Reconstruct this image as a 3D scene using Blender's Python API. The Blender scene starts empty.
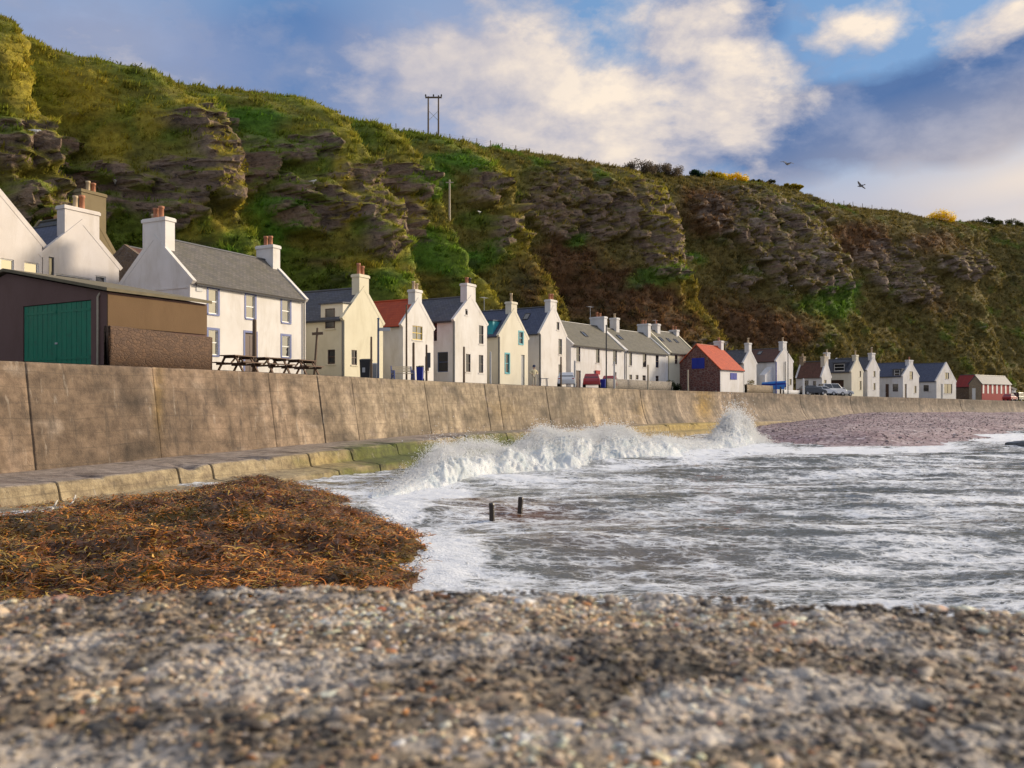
import bpy, bmesh, math, random
import numpy as np
from mathutils import Vector, Matrix

rng = np.random.default_rng(11)
random.seed(5)
F, CX, CY, EYE = 850.0, 512.0, 404.0, 3.3          # focal length in pixels, principal point, eye height over the water
scene = bpy.context.scene
COL = scene.collection
rad = math.radians

# ------------------------------------------------------------------ noise
_perm = np.random.default_rng(3).permutation(256)
_perm = np.concatenate([_perm, _perm, _perm])
_g = np.random.default_rng(4).normal(size=(256, 3)); _g /= np.linalg.norm(_g, axis=1)[:, None]
def pnoise(x, y, z=0.0):
    x, y, z = np.broadcast_arrays(np.asarray(x, float), np.asarray(y, float), np.asarray(z, float))
    xi, yi, zi = np.floor(x).astype(int), np.floor(y).astype(int), np.floor(z).astype(int)
    xf, yf, zf = x - xi, y - yi, z - zi
    u, v, w = [t * t * t * (t * (t * 6 - 15) + 10) for t in (xf, yf, zf)]
    out = 0
    for dx in (0, 1):
        for dy in (0, 1):
            for dz in (0, 1):
                h = _perm[_perm[_perm[(xi + dx) & 255] + ((yi + dy) & 255)] + ((zi + dz) & 255)]
                g = _g[h]
                d = g[..., 0] * (xf - dx) + g[..., 1] * (yf - dy) + g[..., 2] * (zf - dz)
                out = out + d * (u if dx else 1 - u) * (v if dy else 1 - v) * (w if dz else 1 - w)
    return out * 1.6
def fbm(x, y, z=0.0, o=4, gain=0.5, ridge=False):
    a, f, s, n = 1.0, 1.0, 0.0, 0.0
    for k in range(o):
        v = pnoise(np.asarray(x) * f + 17.3 * k, np.asarray(y) * f - 9.1 * k, np.asarray(z) * f + 4.7 * k)
        if ridge: v = 1 - 2 * np.abs(v)
        s = s + a * v; n += a; a *= gain; f *= 2.03
    return s / n
def sstep(a, b, x):
    t = np.clip((np.asarray(x, float) - a) / (b - a), 0, 1)
    return t * t * (3 - 2 * t)

# ------------------------------------------------------------------ object helpers
def setp(o, label=None, cat=None, group=None, kind=None):
    if label: o['label'] = label
    if cat: o['category'] = cat
    if group: o['group'] = group
    if kind: o['kind'] = kind
    return o
def empty(name, loc, rz=0.0, label=None, cat=None, group=None):
    o = bpy.data.objects.new(name, None); COL.objects.link(o)
    o.location = loc; o.rotation_euler = (0, 0, rz); o.empty_display_size = 0.3
    return setp(o, label, cat, group)
def copy_tree(o, parent=None):
    c = o.copy(); COL.objects.link(c)
    if parent is not None: c.parent = parent
    for ch in [q for q in list(bpy.data.objects) if q.parent == o]:
        copy_tree(ch, c)
    return c
def link(name, me, mats, parent=None, smooth=False):
    for m in (mats if isinstance(mats, (list, tuple)) else [mats]): me.materials.append(m)
    if smooth: me.polygons.foreach_set('use_smooth', np.ones(len(me.polygons), bool))
    o = bpy.data.objects.new(name, me); COL.objects.link(o)
    if parent is not None: o.parent = parent
    return o
class MB:
    """collects faces, becomes one mesh object"""
    def __init__(s): s.v, s.f, s.m, s.uv = [], [], [], []
    def face(s, pts, mi=0, uv=None):
        b = len(s.v); s.v += [tuple(p) for p in pts]; s.f.append(tuple(range(b, b + len(pts)))); s.m.append(mi)
        s.uv.append(uv if uv else [(p[0] + p[1], p[2]) for p in pts])
    def box(s, x0, y0, z0, x1, y1, z1, mi=0):
        p = [(x0, y0, z0), (x1, y0, z0), (x1, y1, z0), (x0, y1, z0), (x0, y0, z1), (x1, y0, z1), (x1, y1, z1), (x0, y1, z1)]
        s.hexa(p, mi)
    def hexa(s, p, mi=0):
        for q in ((0, 3, 2, 1), (4, 5, 6, 7), (0, 1, 5, 4), (1, 2, 6, 5), (2, 3, 7, 6), (3, 0, 4, 7)):
            s.face([p[i] for i in q], mi)
    def tube(s, a, b, r0, r1=None, n=8, mi=0, cap=True):
        r1 = r0 if r1 is None else r1
        a, b = Vector(a), Vector(b); d = (b - a).normalized()
        u = d.orthogonal().normalized(); w = d.cross(u)
        ra = [a + (u * math.cos(2 * math.pi * i / n) + w * math.sin(2 * math.pi * i / n)) * r0 for i in range(n)]
        rb = [b + (u * math.cos(2 * math.pi * i / n) + w * math.sin(2 * math.pi * i / n)) * r1 for i in range(n)]
        for i in range(n):
            j = (i + 1) % n; s.face([ra[i], ra[j], rb[j], rb[i]], mi)
        if cap: s.face(ra[::-1], mi); s.face(rb, mi)
    def bar(s, a, b, w, h, mi=0, up=(0, 0, 1)):
        a, b = Vector(a), Vector(b); d = (b - a).normalized(); up = Vector(up)
        sd = d.cross(up)
        if sd.length < 1e-3: sd = d.orthogonal()
        sd = sd.normalized() * w / 2; u = sd.cross(d).normalized() * h / 2
        s.hexa([a - sd - u, a + sd - u, b + sd - u, b - sd - u, a - sd + u, a + sd + u, b + sd + u, b - sd + u], mi)
    def lathe(s, prof, c=(0, 0, 0), n=12, mi=0):
        for (r0, z0), (r1, z1) in zip(prof[:-1], prof[1:]):
            for i in range(n):
                a0, a1 = 2 * math.pi * i / n, 2 * math.pi * (i + 1) / n
                s.face([(c[0] + r * math.cos(a), c[1] + r * math.sin(a), c[2] + z) for r, z, a in ((r0, z0, a0), (r0, z0, a1), (r1, z1, a1), (r1, z1, a0))], mi)
    def mesh(s, name):
        me = bpy.data.meshes.new(name); me.from_pydata(s.v, [], s.f)
        me.polygons.foreach_set('material_index', s.m)
        uv = me.uv_layers.new(name='UVMap')
        uv.data.foreach_set('uv', np.array([c for f in s.uv for c in f], float).ravel())
        return me
    def weld(s, me):
        bm = bmesh.new(); bm.from_mesh(me); bmesh.ops.remove_doubles(bm, verts=bm.verts, dist=1e-4)
        bmesh.ops.recalc_face_normals(bm, faces=bm.faces); bm.to_mesh(me); bm.free()
    def build(s, name, mats, parent=None, smooth=False, bevel=0.0):
        me = s.mesh(name); s.weld(me)
        if bevel:
            bm = bmesh.new(); bm.from_mesh(me)
            ed = [e for e in bm.edges if len(e.link_faces) == 2 and e.calc_face_angle(0) > 0.6]
            bmesh.ops.bevel(bm, geom=ed, offset=bevel, segments=2, affect='EDGES', profile=0.5)
            bm.to_mesh(me); bm.free()
        return link(name, me, mats, parent, smooth)
def raw_mesh(name, verts, faces):
    """verts (N,3), faces (M,k) arrays with constant k"""
    me = bpy.data.meshes.new(name); k = faces.shape[1]
    me.vertices.add(len(verts)); me.vertices.foreach_set('co', np.ascontiguousarray(verts, np.float32).ravel())
    me.loops.add(faces.size); me.loops.foreach_set('vertex_index', np.ascontiguousarray(faces, np.int32).ravel())
    me.polygons.add(len(faces)); me.polygons.foreach_set('loop_start', np.arange(0, faces.size, k, dtype=np.int32))
    me.update(calc_edges=True); me.validate()
    return me
def grid_mesh(name, P, wrap=False):
    R, C = P.shape[:2]
    i = np.arange(R * C).reshape(R, C)
    if wrap: i = np.concatenate([i, i[:, :1]], 1)
    q = np.stack([i[:-1, :-1], i[:-1, 1:], i[1:, 1:], i[1:, :-1]], -1).reshape(-1, 4)
    return raw_mesh(name, P.reshape(-1, 3), q)
def add_col(me, c, name='Col'):
    c = np.asarray(c, np.float32); c = np.concatenate([c, np.ones((len(c), 1), np.float32)], 1) if c.shape[1] == 3 else c
    a = me.attributes.new(name, 'FLOAT_COLOR', 'POINT'); a.data.foreach_set('color', c.ravel())

# ------------------------------------------------------------------ materials
class NT:
    def __init__(s, name):
        s.m = bpy.data.materials.new(name); s.m.use_nodes = True; s.t = s.m.node_tree; s.t.nodes.clear()
        s.out = s.t.nodes.new('ShaderNodeOutputMaterial')
    def n(s, typ, **kw):
        nd = s.t.nodes.new(typ)
        for k, v in kw.items(): setattr(nd, k, v)
        return nd
    def put(s, sock, v):
        if isinstance(v, bpy.types.NodeSocket): s.t.links.new(v, sock)
        elif v is not None:
            if sock.type == 'RGBA' and len(v) == 3: v = (*v, 1)
            sock.default_value = v
    def coord(s, kind='Object', scale=(1, 1, 1)):
        tc = s.n('ShaderNodeTexCoord'); mp = s.n('ShaderNodeMapping'); s.put(mp.inputs['Scale'], scale)
        s.t.links.new(tc.outputs[kind], mp.inputs['Vector']); return mp.outputs[0]
    def geo(s, scale=(1, 1, 1)):
        g = s.n('ShaderNodeNewGeometry'); mp = s.n('ShaderNodeMapping'); s.put(mp.inputs['Scale'], scale)
        s.t.links.new(g.outputs['Position'], mp.inputs['Vector']); return mp.outputs[0]
    def noise(s, vec, scale=1, detail=4, rough=0.55, dist=0.0):
        nd = s.n('ShaderNodeTexNoise'); s.put(nd.inputs['Vector'], vec)
        for k, v in (('Scale', scale), ('Detail', detail), ('Roughness', rough), ('Distortion', dist)): nd.inputs[k].default_value = v
        return nd.outputs['Fac']
    def voro(s, vec, scale=1, feature='F1', out='Distance', rnd=1.0):
        nd = s.n('ShaderNodeTexVoronoi', feature=feature); s.put(nd.inputs['Vector'], vec)
        nd.inputs['Scale'].default_value = scale; nd.inputs['Randomness'].default_value = rnd
        return nd.outputs[out]
    def ramp(s, fac, stops):
        nd = s.n('ShaderNodeValToRGB'); s.put(nd.inputs[0], fac); e = nd.color_ramp.elements
        while len(e) < len(stops): e.new(0.5)
        for el, (p, c) in zip(e, stops):
            el.position = p; el.color = (c, c, c, 1) if isinstance(c, (int, float)) else (*c[:3], 1)
        return nd.outputs[0]
    def mix(s, fac, a, b, mode='MIX'):
        nd = s.n('ShaderNodeMix', data_type='RGBA', blend_type=mode)
        s.put(nd.inputs[0], fac); s.put(nd.inputs[6], a); s.put(nd.inputs[7], b); return nd.outputs[2]
    def math(s, op, a, b=0.0, clamp=False):
        nd = s.n('ShaderNodeMath', operation=op, use_clamp=clamp); s.put(nd.inputs[0], a); s.put(nd.inputs[1], b); return nd.outputs[0]
    def attr(s, name, out='Color'):
        return s.n('ShaderNodeAttribute', attribute_name=name).outputs[out]
    def bump(s, h, dist=0.02, strength=1.0, nrm=None):
        nd = s.n('ShaderNodeBump'); s.put(nd.inputs['Height'], h); nd.inputs['Distance'].default_value = dist
        nd.inputs['Strength'].default_value = strength; s.put(nd.inputs['Normal'], nrm); return nd.outputs[0]
    def pbr(s, col, rough=0.8, nrm=None, **kw):
        p = s.n('ShaderNodeBsdfPrincipled'); s.put(p.inputs['Base Color'], col); s.put(p.inputs['Roughness'], rough)
        if nrm is not None: s.put(p.inputs['Normal'], nrm)
        for k, v in kw.items(): s.put(p.inputs[k.replace('_', ' ')], v)
        s.t.links.new(p.outputs[0], s.out.inputs['Surface']); return p
def plain(name, col, rough=0.5, var=0.25, scale=6.0, metallic=0.0):
    t = NT(name); v = t.coord()
    n = t.noise(v, scale, 5, 0.6)
    c = t.mix(n, tuple(x * (1 - var) for x in col), tuple(min(1, x * (1 + var)) for x in col))
    t.pbr(c, rough, t.bump(n, 0.004), Metallic=metallic); return t.m
def harl(name, col, dirt=0.5):
    """rough-cast painted wall: fine bump, rain streaks, patches of grime"""
    t = NT(name); v = t.geo()
    big = t.noise(v, 0.55, 5, 0.6); streak = t.noise(t.geo((1.0, 1.0, 0.30)), 1.0, 7, 0.68, .4); fine = t.noise(v, 26, 3, 0.6)
    dc = tuple(x * k for x, k in zip(col, (0.70, 0.66, 0.58)))
    f = t.math('MULTIPLY', t.ramp(streak, [(0.48, 0.0), (0.74, 1.0)]), dirt)
    c = t.mix(f, col, dc)
    c = t.mix(t.math('MULTIPLY', t.ramp(big, [(0.4, 0.0), (0.75, 1.0)]), dirt * 0.6), c, dc)
    c = t.mix(t.math('MULTIPLY', fine, 0.18), c, tuple(x * 0.6 for x in col))
    t.pbr(c, 0.9, t.bump(fine, 0.012, 0.7)); return t.m
def roofing(name, c1, c2, mort, w=0.3, h=0.2, rough=0.55, moss=0.3):
    t = NT(name); uv = t.coord('UV')
    b = t.n('ShaderNodeTexBrick'); t.put(b.inputs['Vector'], uv)
    b.inputs['Scale'].default_value = 1.0; b.inputs['Brick Width'].default_value = w; b.inputs['Row Height'].default_value = h
    b.inputs['Mortar Size'].default_value = 0.012; b.inputs['Bias'].default_value = 0.0
    t.put(b.inputs['Color1'], c1); t.put(b.inputs['Color2'], c2); t.put(b.inputs['Mortar'], mort)
    n = t.noise(uv, 0.9, 6, 0.65); n2 = t.noise(uv, 5.0, 4, 0.6)
    c = t.mix(t.math('MULTIPLY', t.ramp(n, [(0.42, 0), (0.7, 1)]), moss), b.outputs[0], (0.12, 0.11, 0.06))
    c = t.mix(t.math('MULTIPLY', n2, 0.45), c, tuple(x * 0.45 for x in c1))
    t.pbr(c, max(rough, .62), t.bump(b.outputs['Fac'], 0.02, -0.8, t.bump(n2, 0.01)), **{'Specular_IOR_Level': 0.22}); return t.m
def rubble(name, ca, cb, mort, scale=3.0):
    t = NT(name); v = t.geo((1, 1, 1.6)); d = t.noise(v, 3.0, 3, 0.5)
    vv = t.mix(0.12, v, t.n('ShaderNodeTexNoise').outputs['Color'])
    cell = t.voro(vv, scale, out='Color'); edge = t.voro(vv, scale, 'DISTANCE_TO_EDGE')
    sep = t.n('ShaderNodeSeparateColor'); t.t.links.new(cell, sep.inputs[0])
    c = t.mix(sep.outputs[0], ca, cb); c = t.mix(t.math('MULTIPLY', t.noise(v, 14, 4), 0.5), c, tuple(x * 0.4 for x in ca))
    e = t.ramp(edge, [(0.0, 0.0), (0.09, 1.0)])
    t.pbr(t.mix(e, mort, c), 0.9, t.bump(e, 0.03, 0.8, t.bump(d, 0.02))); return t.m

M = {}
M['white'] = harl('white_harl', (0.72, 0.69, 0.655), 0.8)
M['white2'] = harl('white_wash', (0.68, 0.67, 0.67), 0.85)
M['cream'] = harl('cream_harl', (0.68, 0.63, 0.47), 0.6)
M['cream2'] = harl('pale_cream_harl', (0.70, 0.655, 0.53), 0.5)
M['beige'] = harl('beige_harl', (0.55, 0.49, 0.40), 0.6)
M['pink'] = harl('warm_white_harl', (0.70, 0.645, 0.60), 0.65)
M['olive'] = harl('olive_brown_harl', (0.22, 0.17, 0.09), 0.7)
M['ochre'] = harl('ochre_board', (0.155, 0.092, 0.042), 0.8)
M['maroon'] = harl('dark_maroon_render', (0.15, 0.085, 0.072), 0.6)
M['slate'] = roofing('slate', (0.12, 0.125, 0.15), (0.075, 0.08, 0.10), (0.03, 0.03, 0.035))
M['slateblue'] = roofing('blue_slate', (0.11, 0.125, 0.19), (0.07, 0.085, 0.135), (0.03, 0.03, 0.04), moss=0.12)
M['grey_roof'] = roofing('weathered_grey_slate', (0.19, 0.17, 0.145), (0.12, 0.11, 0.10), (0.05, 0.045, 0.04), moss=0.5)
M['olive_roof'] = roofing('lichened_slate', (0.21, 0.19, 0.145), (0.14, 0.13, 0.105), (0.06, 0.055, 0.045), moss=0.5)
M['red_tile'] = roofing('red_pantile', (0.58, 0.095, 0.028), (0.44, 0.065, 0.022), (0.12, 0.02, 0.01), 0.25, 0.3, 0.6, 0.12)
M['brown_tile'] = roofing('brown_tile', (0.16, 0.075, 0.055), (0.11, 0.055, 0.042), (0.05, 0.025, 0.02), 0.25, 0.3, 0.7, 0.2)
M['redsheet'] = roofing('red_sheet', (0.32, 0.035, 0.03), (0.26, 0.03, 0.028), (0.14, 0.02, 0.02), 0.5, 3.0, 0.5, 0.15)
M['felt'] = plain('roof_felt', (0.15, 0.125, 0.075), 0.9, 0.4, 3)
M['red_stone'] = rubble('red_rubble_stone', (0.20, 0.075, 0.055), (0.115, 0.05, 0.042), (0.24, 0.17, 0.14), 2.6)
M['brown_stone'] = rubble('brown_rubble_stone', (0.24, 0.16, 0.10), (0.15, 0.10, 0.07), (0.22, 0.17, 0.13), 3.0)
M['tan_stone'] = rubble('tan_rubble_stone', (0.36, 0.27, 0.17), (0.24, 0.18, 0.12), (0.34, 0.28, 0.2), 3.0)
M['pot'] = plain('terracotta', (0.40, 0.17, 0.09), 0.8, 0.3)
M['pot_pale'] = plain('buff_clay', (0.50, 0.38, 0.24), 0.8, 0.25)
M['frame_white'] = plain('white_paint', (0.75, 0.74, 0.70), 0.4, 0.08)
M['frame_dark'] = plain('dark_brown_paint', (0.07, 0.035, 0.025), 0.5)
M['frame_yellow'] = plain('yellow_paint', (0.60, 0.42, 0.06), 0.5, 0.1)
M['blue'] = plain('blue_paint', (0.055, 0.085, 0.25), 0.45, 0.15)
M['royal'] = plain('royal_blue_paint', (0.010, 0.025, 0.26), 0.75, 0.15)
M['turq'] = plain('turquoise_paint', (0.03, 0.30, 0.36), 0.45, 0.15)
M['green_door'] = None
M['grey_paint'] = plain('grey_paint', (0.28, 0.29, 0.30), 0.5)
M['black'] = plain('black_metal', (0.018, 0.018, 0.02), 0.45)
M['iron'] = plain('gutter_grey', (0.06, 0.06, 0.065), 0.5)
M['wood'] = plain('weathered_wood', (0.12, 0.08, 0.05), 0.85, 0.45, 9)
M['table_wood'] = plain('stained_wood', (0.105, 0.055, 0.03), 0.7, 0.45, 9)
M['pale_wood'] = plain('pale_wood', (0.42, 0.36, 0.26), 0.8, 0.3, 9)
M['red'] = plain('red_paint', (0.30, 0.010, 0.014), 0.8, 0.2)
M['galv'] = plain('galvanised', (0.42, 0.42, 0.42), 0.5)
M['bluegrey'] = plain('blue_grey_paint', (0.05, 0.075, 0.14), 0.45)
def glass(name, base, rough=0.04):
    t = NT(name); v = t.geo()
    t.pbr(base, rough, t.bump(t.noise(v, 1.4, 2), 0.01, 0.5), IOR=1.52, **{'Specular_IOR_Level': 0.9}); return t.m
M['glass'] = glass('window_glass', (0.02, 0.022, 0.026))
M['glass_sky'] = glass('window_glass_reflecting', (0.03, 0.03, 0.03), 0.02); [setattr(q.inputs['IOR'], 'default_value', 2.1) for q in M['glass_sky'].node_tree.nodes if q.type == 'BSDF_PRINCIPLED']
M['glass_room'] = glass('window_glass_curtained', (0.10, 0.09, 0.075))
t = NT('green_door_paint'); v = t.coord()
w = t.noise(t.coord('Object', (6, 6, 0.7)), 1.0, 6, 0.7); n = t.noise(v, 3, 5, .6)
c = t.mix(t.ramp(w, [(0.35, 0), (0.75, 1)]), (0.0, 0.19, 0.105), (0.0, 0.13, 0.075)); c = t.mix(t.math('MULTIPLY', t.ramp(n, [(0.5, 0), (0.8, 1)]), 0.5), c, (0.02, 0.05, 0.04))
t.pbr(c, 0.5, t.bump(w, 0.006)); M['green_door'] = t.m

# ------------------------------------------------------------------ the line of the sea wall (plan), everything on the street hangs on it
_ctl = [(-420, 9, 1.6), (-330, 19, 1.6), (-150, 26.5, 1.6), (0, 31.6, 1.6), (150, 37, 1.61), (320, 47, 1.6), (430, 57, 1.545), (520, 68, 1.52), (600, 80, 1.5),
        (690, 96, 1.47), (760, 110, 1.42), (850, 128, 1.2), (950, 150, 0.9), (1010, 165, 0.62), (1060, 178, 0.45), (1150, 200, 0.4), (1300, 236, 0.4), (1480, 275, 0.4), (1700, 320, .4)]
_c = np.array([((p - CX) / F * Y, Y, h) for p, Y, h in _ctl])
_c[0] = (-34.0, 2.0, 1.6); _c[1] = (-27.5, 15.0, 1.6)
def _catmull(c, n=60):
    out = []
    for i in range(len(c) - 1):
        p0, p1, p2, p3 = c[max(i - 1, 0)], c[i], c[i + 1], c[min(i + 2, len(c) - 1)]
        for k in range(n):
            u = k / n
            out.append(0.5 * ((2 * p1) + (-p0 + p2) * u + (2 * p0 - 5 * p1 + 4 * p2 - p3) * u * u + (-p0 + 3 * p1 - 3 * p2 + p3) * u ** 3))
    return np.array(out)
_w = _catmull(_c)
_s = np.concatenate([[0], np.cumsum(np.linalg.norm(np.diff(_w[:, :2], axis=0), axis=1))])
_grid = np.arange(0, _s[-1], 0.5)
_wx, _wy, _wh = [np.interp(_grid, _s, _w[:, i]) for i in range(3)]
_k = np.hanning(31); _k /= _k.sum()
def _sm(a):
    p = np.concatenate([2 * a[0] - a[15:0:-1], a, 2 * a[-1] - a[-2:-17:-1]]); return np.convolve(p, _k, 'valid')
_wx, _wy, _wh = _sm(_wx), _sm(_wy), _sm(_wh)
_tx, _ty = np.gradient(_wx), np.gradient(_wy); _l = np.hypot(_tx, _ty); _tx /= _l; _ty /= _l
SMAX = _grid[-1]
def W(s): return np.interp(s, _grid, _wx), np.interp(s, _grid, _wy)
def Wh(s): return np.interp(s, _grid, _wh)
def Tn(s):
    a, b = np.interp(s, _grid, _tx), np.interp(s, _grid, _ty); l = np.hypot(a, b); return a / l, b / l
def OFF(s, d):
    x, y = W(s); a, b = Tn(s); return x - b * d, y + a * d
def zst(s, d=2.0): return EYE + Wh(s) + 0.03 + 0.012 * np.asarray(d)
def s_at(px, d=0.0):
    sg = np.arange(8, SMAX, 0.25); x, y = OFF(sg, d); q = CX + F * x / np.maximum(y, 0.5)
    q = np.maximum.accumulate(q); return float(np.interp(px, q, sg))
def project(x, y, z):
    y = np.maximum(y, 0.3); return CX + F * x / y, CY - F * (z - EYE) / y
def zpix(py, Y): return EYE + (CY - py) * Y / F
def on_street(px, d, py=None):
    s = s_at(px, d); x, y = OFF(s, d); return Vector((float(x), float(y), float(zst(s, d)))), s
# ================================================================== HOUSES
M['wallpot'] = M['pot']
def cut(body, boxes):
    if not boxes: return
    mb = MB()
    for b in boxes: mb.box(*b)
    me = mb.mesh('cutter'); 
    bm = bmesh.new(); bm.from_mesh(me); bmesh.ops.remove_doubles(bm, verts=bm.verts, dist=1e-5); bmesh.ops.recalc_face_normals(bm, faces=bm.faces); bm.to_mesh(me); bm.free()
    c = bpy.data.objects.new('cutter', me); COL.objects.link(c); c.parent = body.parent
    md = body.modifiers.new('b', 'BOOLEAN'); md.object = c; md.operation = 'DIFFERENCE'; md.solver = 'EXACT'
    bpy.context.view_layer.update()
    dg = bpy.context.evaluated_depsgraph_get(); nm = bpy.data.meshes.new_from_object(body.evaluated_get(dg)); body.modifiers.clear()
    old = body.data; body.data = nm; nm.name = 'wall'; bpy.data.meshes.remove(old); bpy.data.objects.remove(c); bpy.data.meshes.remove(me)

class House:
    def __init__(s, name, label, xn=None, xf=None, off=7.0, eave=None, apex=None, D=7.0, ridge='gable', wall='white', roof='slate', skew=True, L=None, cat='house', px_apex=None, dn=None, he=None, hr=None, near_px=None, near_wall=None, skewmat=None):
        sf = s_at(xf, off); x1, y1 = [float(v) for v in OFF(sf, off)]
        if xn is not None:
            sn = s_at(xn, off); x0, y0 = [float(v) for v in OFF(sn, off)]
        else:
            tx, ty = [float(v) for v in Tn(sf)]; x0, y0 = x1 - tx * L, y1 - ty * L; sn = sf - L
        s.O = Vector((x0, y0)); e = Vector((x1 - x0, y1 - y0)); s.L = e.length; s.ex = e / s.L; s.ey = Vector((-s.ex.y, s.ex.x)); s.D = D; s.ridge = ridge
        s.z0 = float(zst(sn, off)); s.wm = wall; s.boxes = []
        s.root = empty(name, (x0, y0, s.z0), math.atan2(s.ex.y, s.ex.x), label, cat)
        if near_px is not None: s.D = s.fl('near', near_px, 400)[0]
        s.w, s.l = (s.L, s.D) if ridge == 'gable' else (s.D, s.L)
        s.he = he if he else s.fl('front', xn if xn is not None else xf, eave)[1]
        if hr: s.hr = hr
        elif ridge == 'gable': s.hr = zpix(apex, s.wp(s.L / 2, 0).y) - s.z0
        else: s.hr = zpix(apex, s.wp(0, s.D / 2).y) - s.z0
        s.shell(M[wall], M[roof], skew, M[skewmat or wall])
    def wp(s, x, y): return s.O + s.ex * x + s.ey * y
    def fl(s, face, px, py):
        d = Vector(((px - CX) / F, 1.0)); n = s.ey if face == 'front' else s.ex
        k = s.O.dot(n) / d.dot(n); p = d * k - s.O
        return (p.dot(s.ex) if face == 'front' else p.dot(s.ey)), zpix(py, k) - s.z0
    def ab(s, a, b, z): return (a, b, z) if s.ridge == 'gable' else (b, a, z)
    def shell(s, wm, rm, skew, sm):
        w, l, he, hr, zb = s.w, s.l, s.he, s.hr, -.5
        mb = MB(); pr = [(0, zb), (w, zb), (w, he), (w / 2, hr), (0, he)]
        mb.face([s.ab(a, 0, z) for a, z in pr]); mb.face([s.ab(a, l, z) for a, z in pr[::-1]])
        for (a0, z0), (a1, z1) in zip(pr, pr[1:] + pr[:1]): mb.face([s.ab(a0, 0, z0), s.ab(a0, l, z0), s.ab(a1, l, z1), s.ab(a1, 0, z1)])
        s.body = mb.build('wall', wm, s.root)
        sl = math.hypot(w / 2, hr - he); ux, uz = (w / 2) / sl, (hr - he) / sl; nx, nz = -uz, ux
        b0, b1 = (.26, l - .26) if skew else (-.12, l + .12)
        mb = MB()
        for side in (0, 1):
            def pt(q, h, b):
                a = q * ux + h * nx; z = he + q * uz + h * nz
                return s.ab(a if side == 0 else w - a, b, z)
            q0, q1 = -.22, sl + .03
            top = [pt(q0, .13, b0), pt(q0, .13, b1), pt(q1, .13, b1), pt(q1, .13, b0)]; bot = [pt(q0, .02, b0), pt(q0, .02, b1), pt(q1, .02, b1), pt(q1, .02, b0)]
            mb.face(top, 0, [(b0, q0), (b1, q0), (b1, q1), (b0, q1)])
            for i in range(4):
                j = (i + 1) % 4; mb.face([bot[i], bot[j], top[j], top[i]], 0, [(0, 0), (.1, 0), (.1, .1), (0, .1)])
            mb.face(bot[::-1], 0, [(0, 0)] * 4)
        me = mb.mesh('roof'); s.roof = link('roof', me, rm, s.root)
        mb = MB(); zr = hr + .13 / max(ux, .3); mb.tube(s.ab(w / 2, b0 + .02, zr - .02), s.ab(w / 2, b1 - .02, zr - .02), .09, n=8); mb.build('ridge_tile', M['iron'] if rm != M['red_tile'] else M['red_tile'], s.root)
        if skew:
            for e0, e1 in ((-.015, .25), (l - .25, l + .015)):
                mb = MB()
                for side in (0, 1):
                    def pt(q, h, b):
                        a = q * ux + h * nx; z = he + q * uz + h * nz
                        return s.ab(a if side == 0 else w - a, b, z)
                    def apx(h, b): return s.ab(w / 2, b, hr + h / max(ux, .2))
                    p = [pt(-.16, -.04, e0), pt(-.16, -.04, e1), apx(-.04, e1), apx(-.04, e0), pt(-.16, .22, e0), pt(-.16, .22, e1), apx(.22, e1), apx(.22, e0)]
                    mb.hexa(p)
                mb.build('skew', sm, s.root)
        # eaves gutters
        for side in (0, 1):
            if s.ridge == 'gable' and side == 1: continue
            if s.ridge == 'along' and side == 1: continue
            a = -.17; z = he - .14; mb = MB(); mb.tube(s.ab(a, b0 + .05, z), s.ab(a, b1 - .05, z), .055, n=6); mb.build('gutter', M['iron'], s.root)
    def q(s, face, u, n, z): return (u, -n, z) if face == 'front' else (-n, u, z)
    def bx(s, mb, face, u0, u1, n0, n1, z0, z1, mi=0):
        p, q = s.q(face, u0, n0, z0), s.q(face, u1, n1, z1); mb.box(min(p[0], q[0]), min(p[1], q[1]), z0, max(p[0], q[0]), max(p[1], q[1]), z1, mi)
    def rect(s, face, x1, y1, x2, y2):
        xm = (x1 + x2) / 2; ua, ub = s.fl(face, x1, y1)[0], s.fl(face, x2, y1)[0]; za, zb = s.fl(face, xm, y2)[1], s.fl(face, xm, y1)[1]
        return min(ua, ub), max(ua, ub), za, zb
    def win(s, face, x1, y1, x2, y2, fm='frame_white', sur=None, bars='sash', gm='glass', plane=0.0, label=None):
        u0, u1, z0, z1 = s.rect(face, x1, y1, x2, y2)
        if u1 - u0 < .32: c = (u0 + u1) / 2; u0, u1 = c - .16, c + .16
        rc = .12
        if plane == 0: s.boxes.append((u0, -.3, z0, u1, rc + .04, z1) if face == 'front' else (-.3, u0, z0, rc + .04, u1, z1))
        n1, n0 = (-.05, -rc) if plane == 0 else (plane + .03, plane - .02)
        f = .055; mb = MB(); B = lambda a, b, c, d: s.bx(mb, face, a, b, n0, n1, c, d)
        B(u0 + .002, u0 + f, z0 + .002, z1 - .002); B(u1 - f, u1 - .002, z0 + .002, z1 - .002); B(u0 + f, u1 - f, z0 + .002, z0 + f * 1.2); B(u0 + f, u1 - f, z1 - f, z1 - .002)
        zm = (z0 + z1) / 2; um = (u0 + u1) / 2
        if bars in ('sash', 'grid'): B(u0 + f, u1 - f, zm - .03, zm + .03)
        if bars in ('grid', 'bar'): 
            s.bx(mb, face, um - .02, um + .02, n0 + .005, n1 - .008, z0 + f * 1.2, z1 - f)
        fr = mb.build('window', M[fm], s.root)
        if label: fr['label'] = label
        mb = MB(); s.bx(mb, face, u0 + f * .8, u1 - f * .8, n0 + .012, n0 + .024, z0 + f, z1 - f * .8); mb.build('pane', M[gm], fr)
        mb = MB(); s.bx(mb, face, u0 - .08, u1 + .08, plane - .05 if plane == 0 else plane, plane + .05, z0 - .09, z0 - .003); mb.build('sill', M[sur or s.wm], fr)
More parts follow.
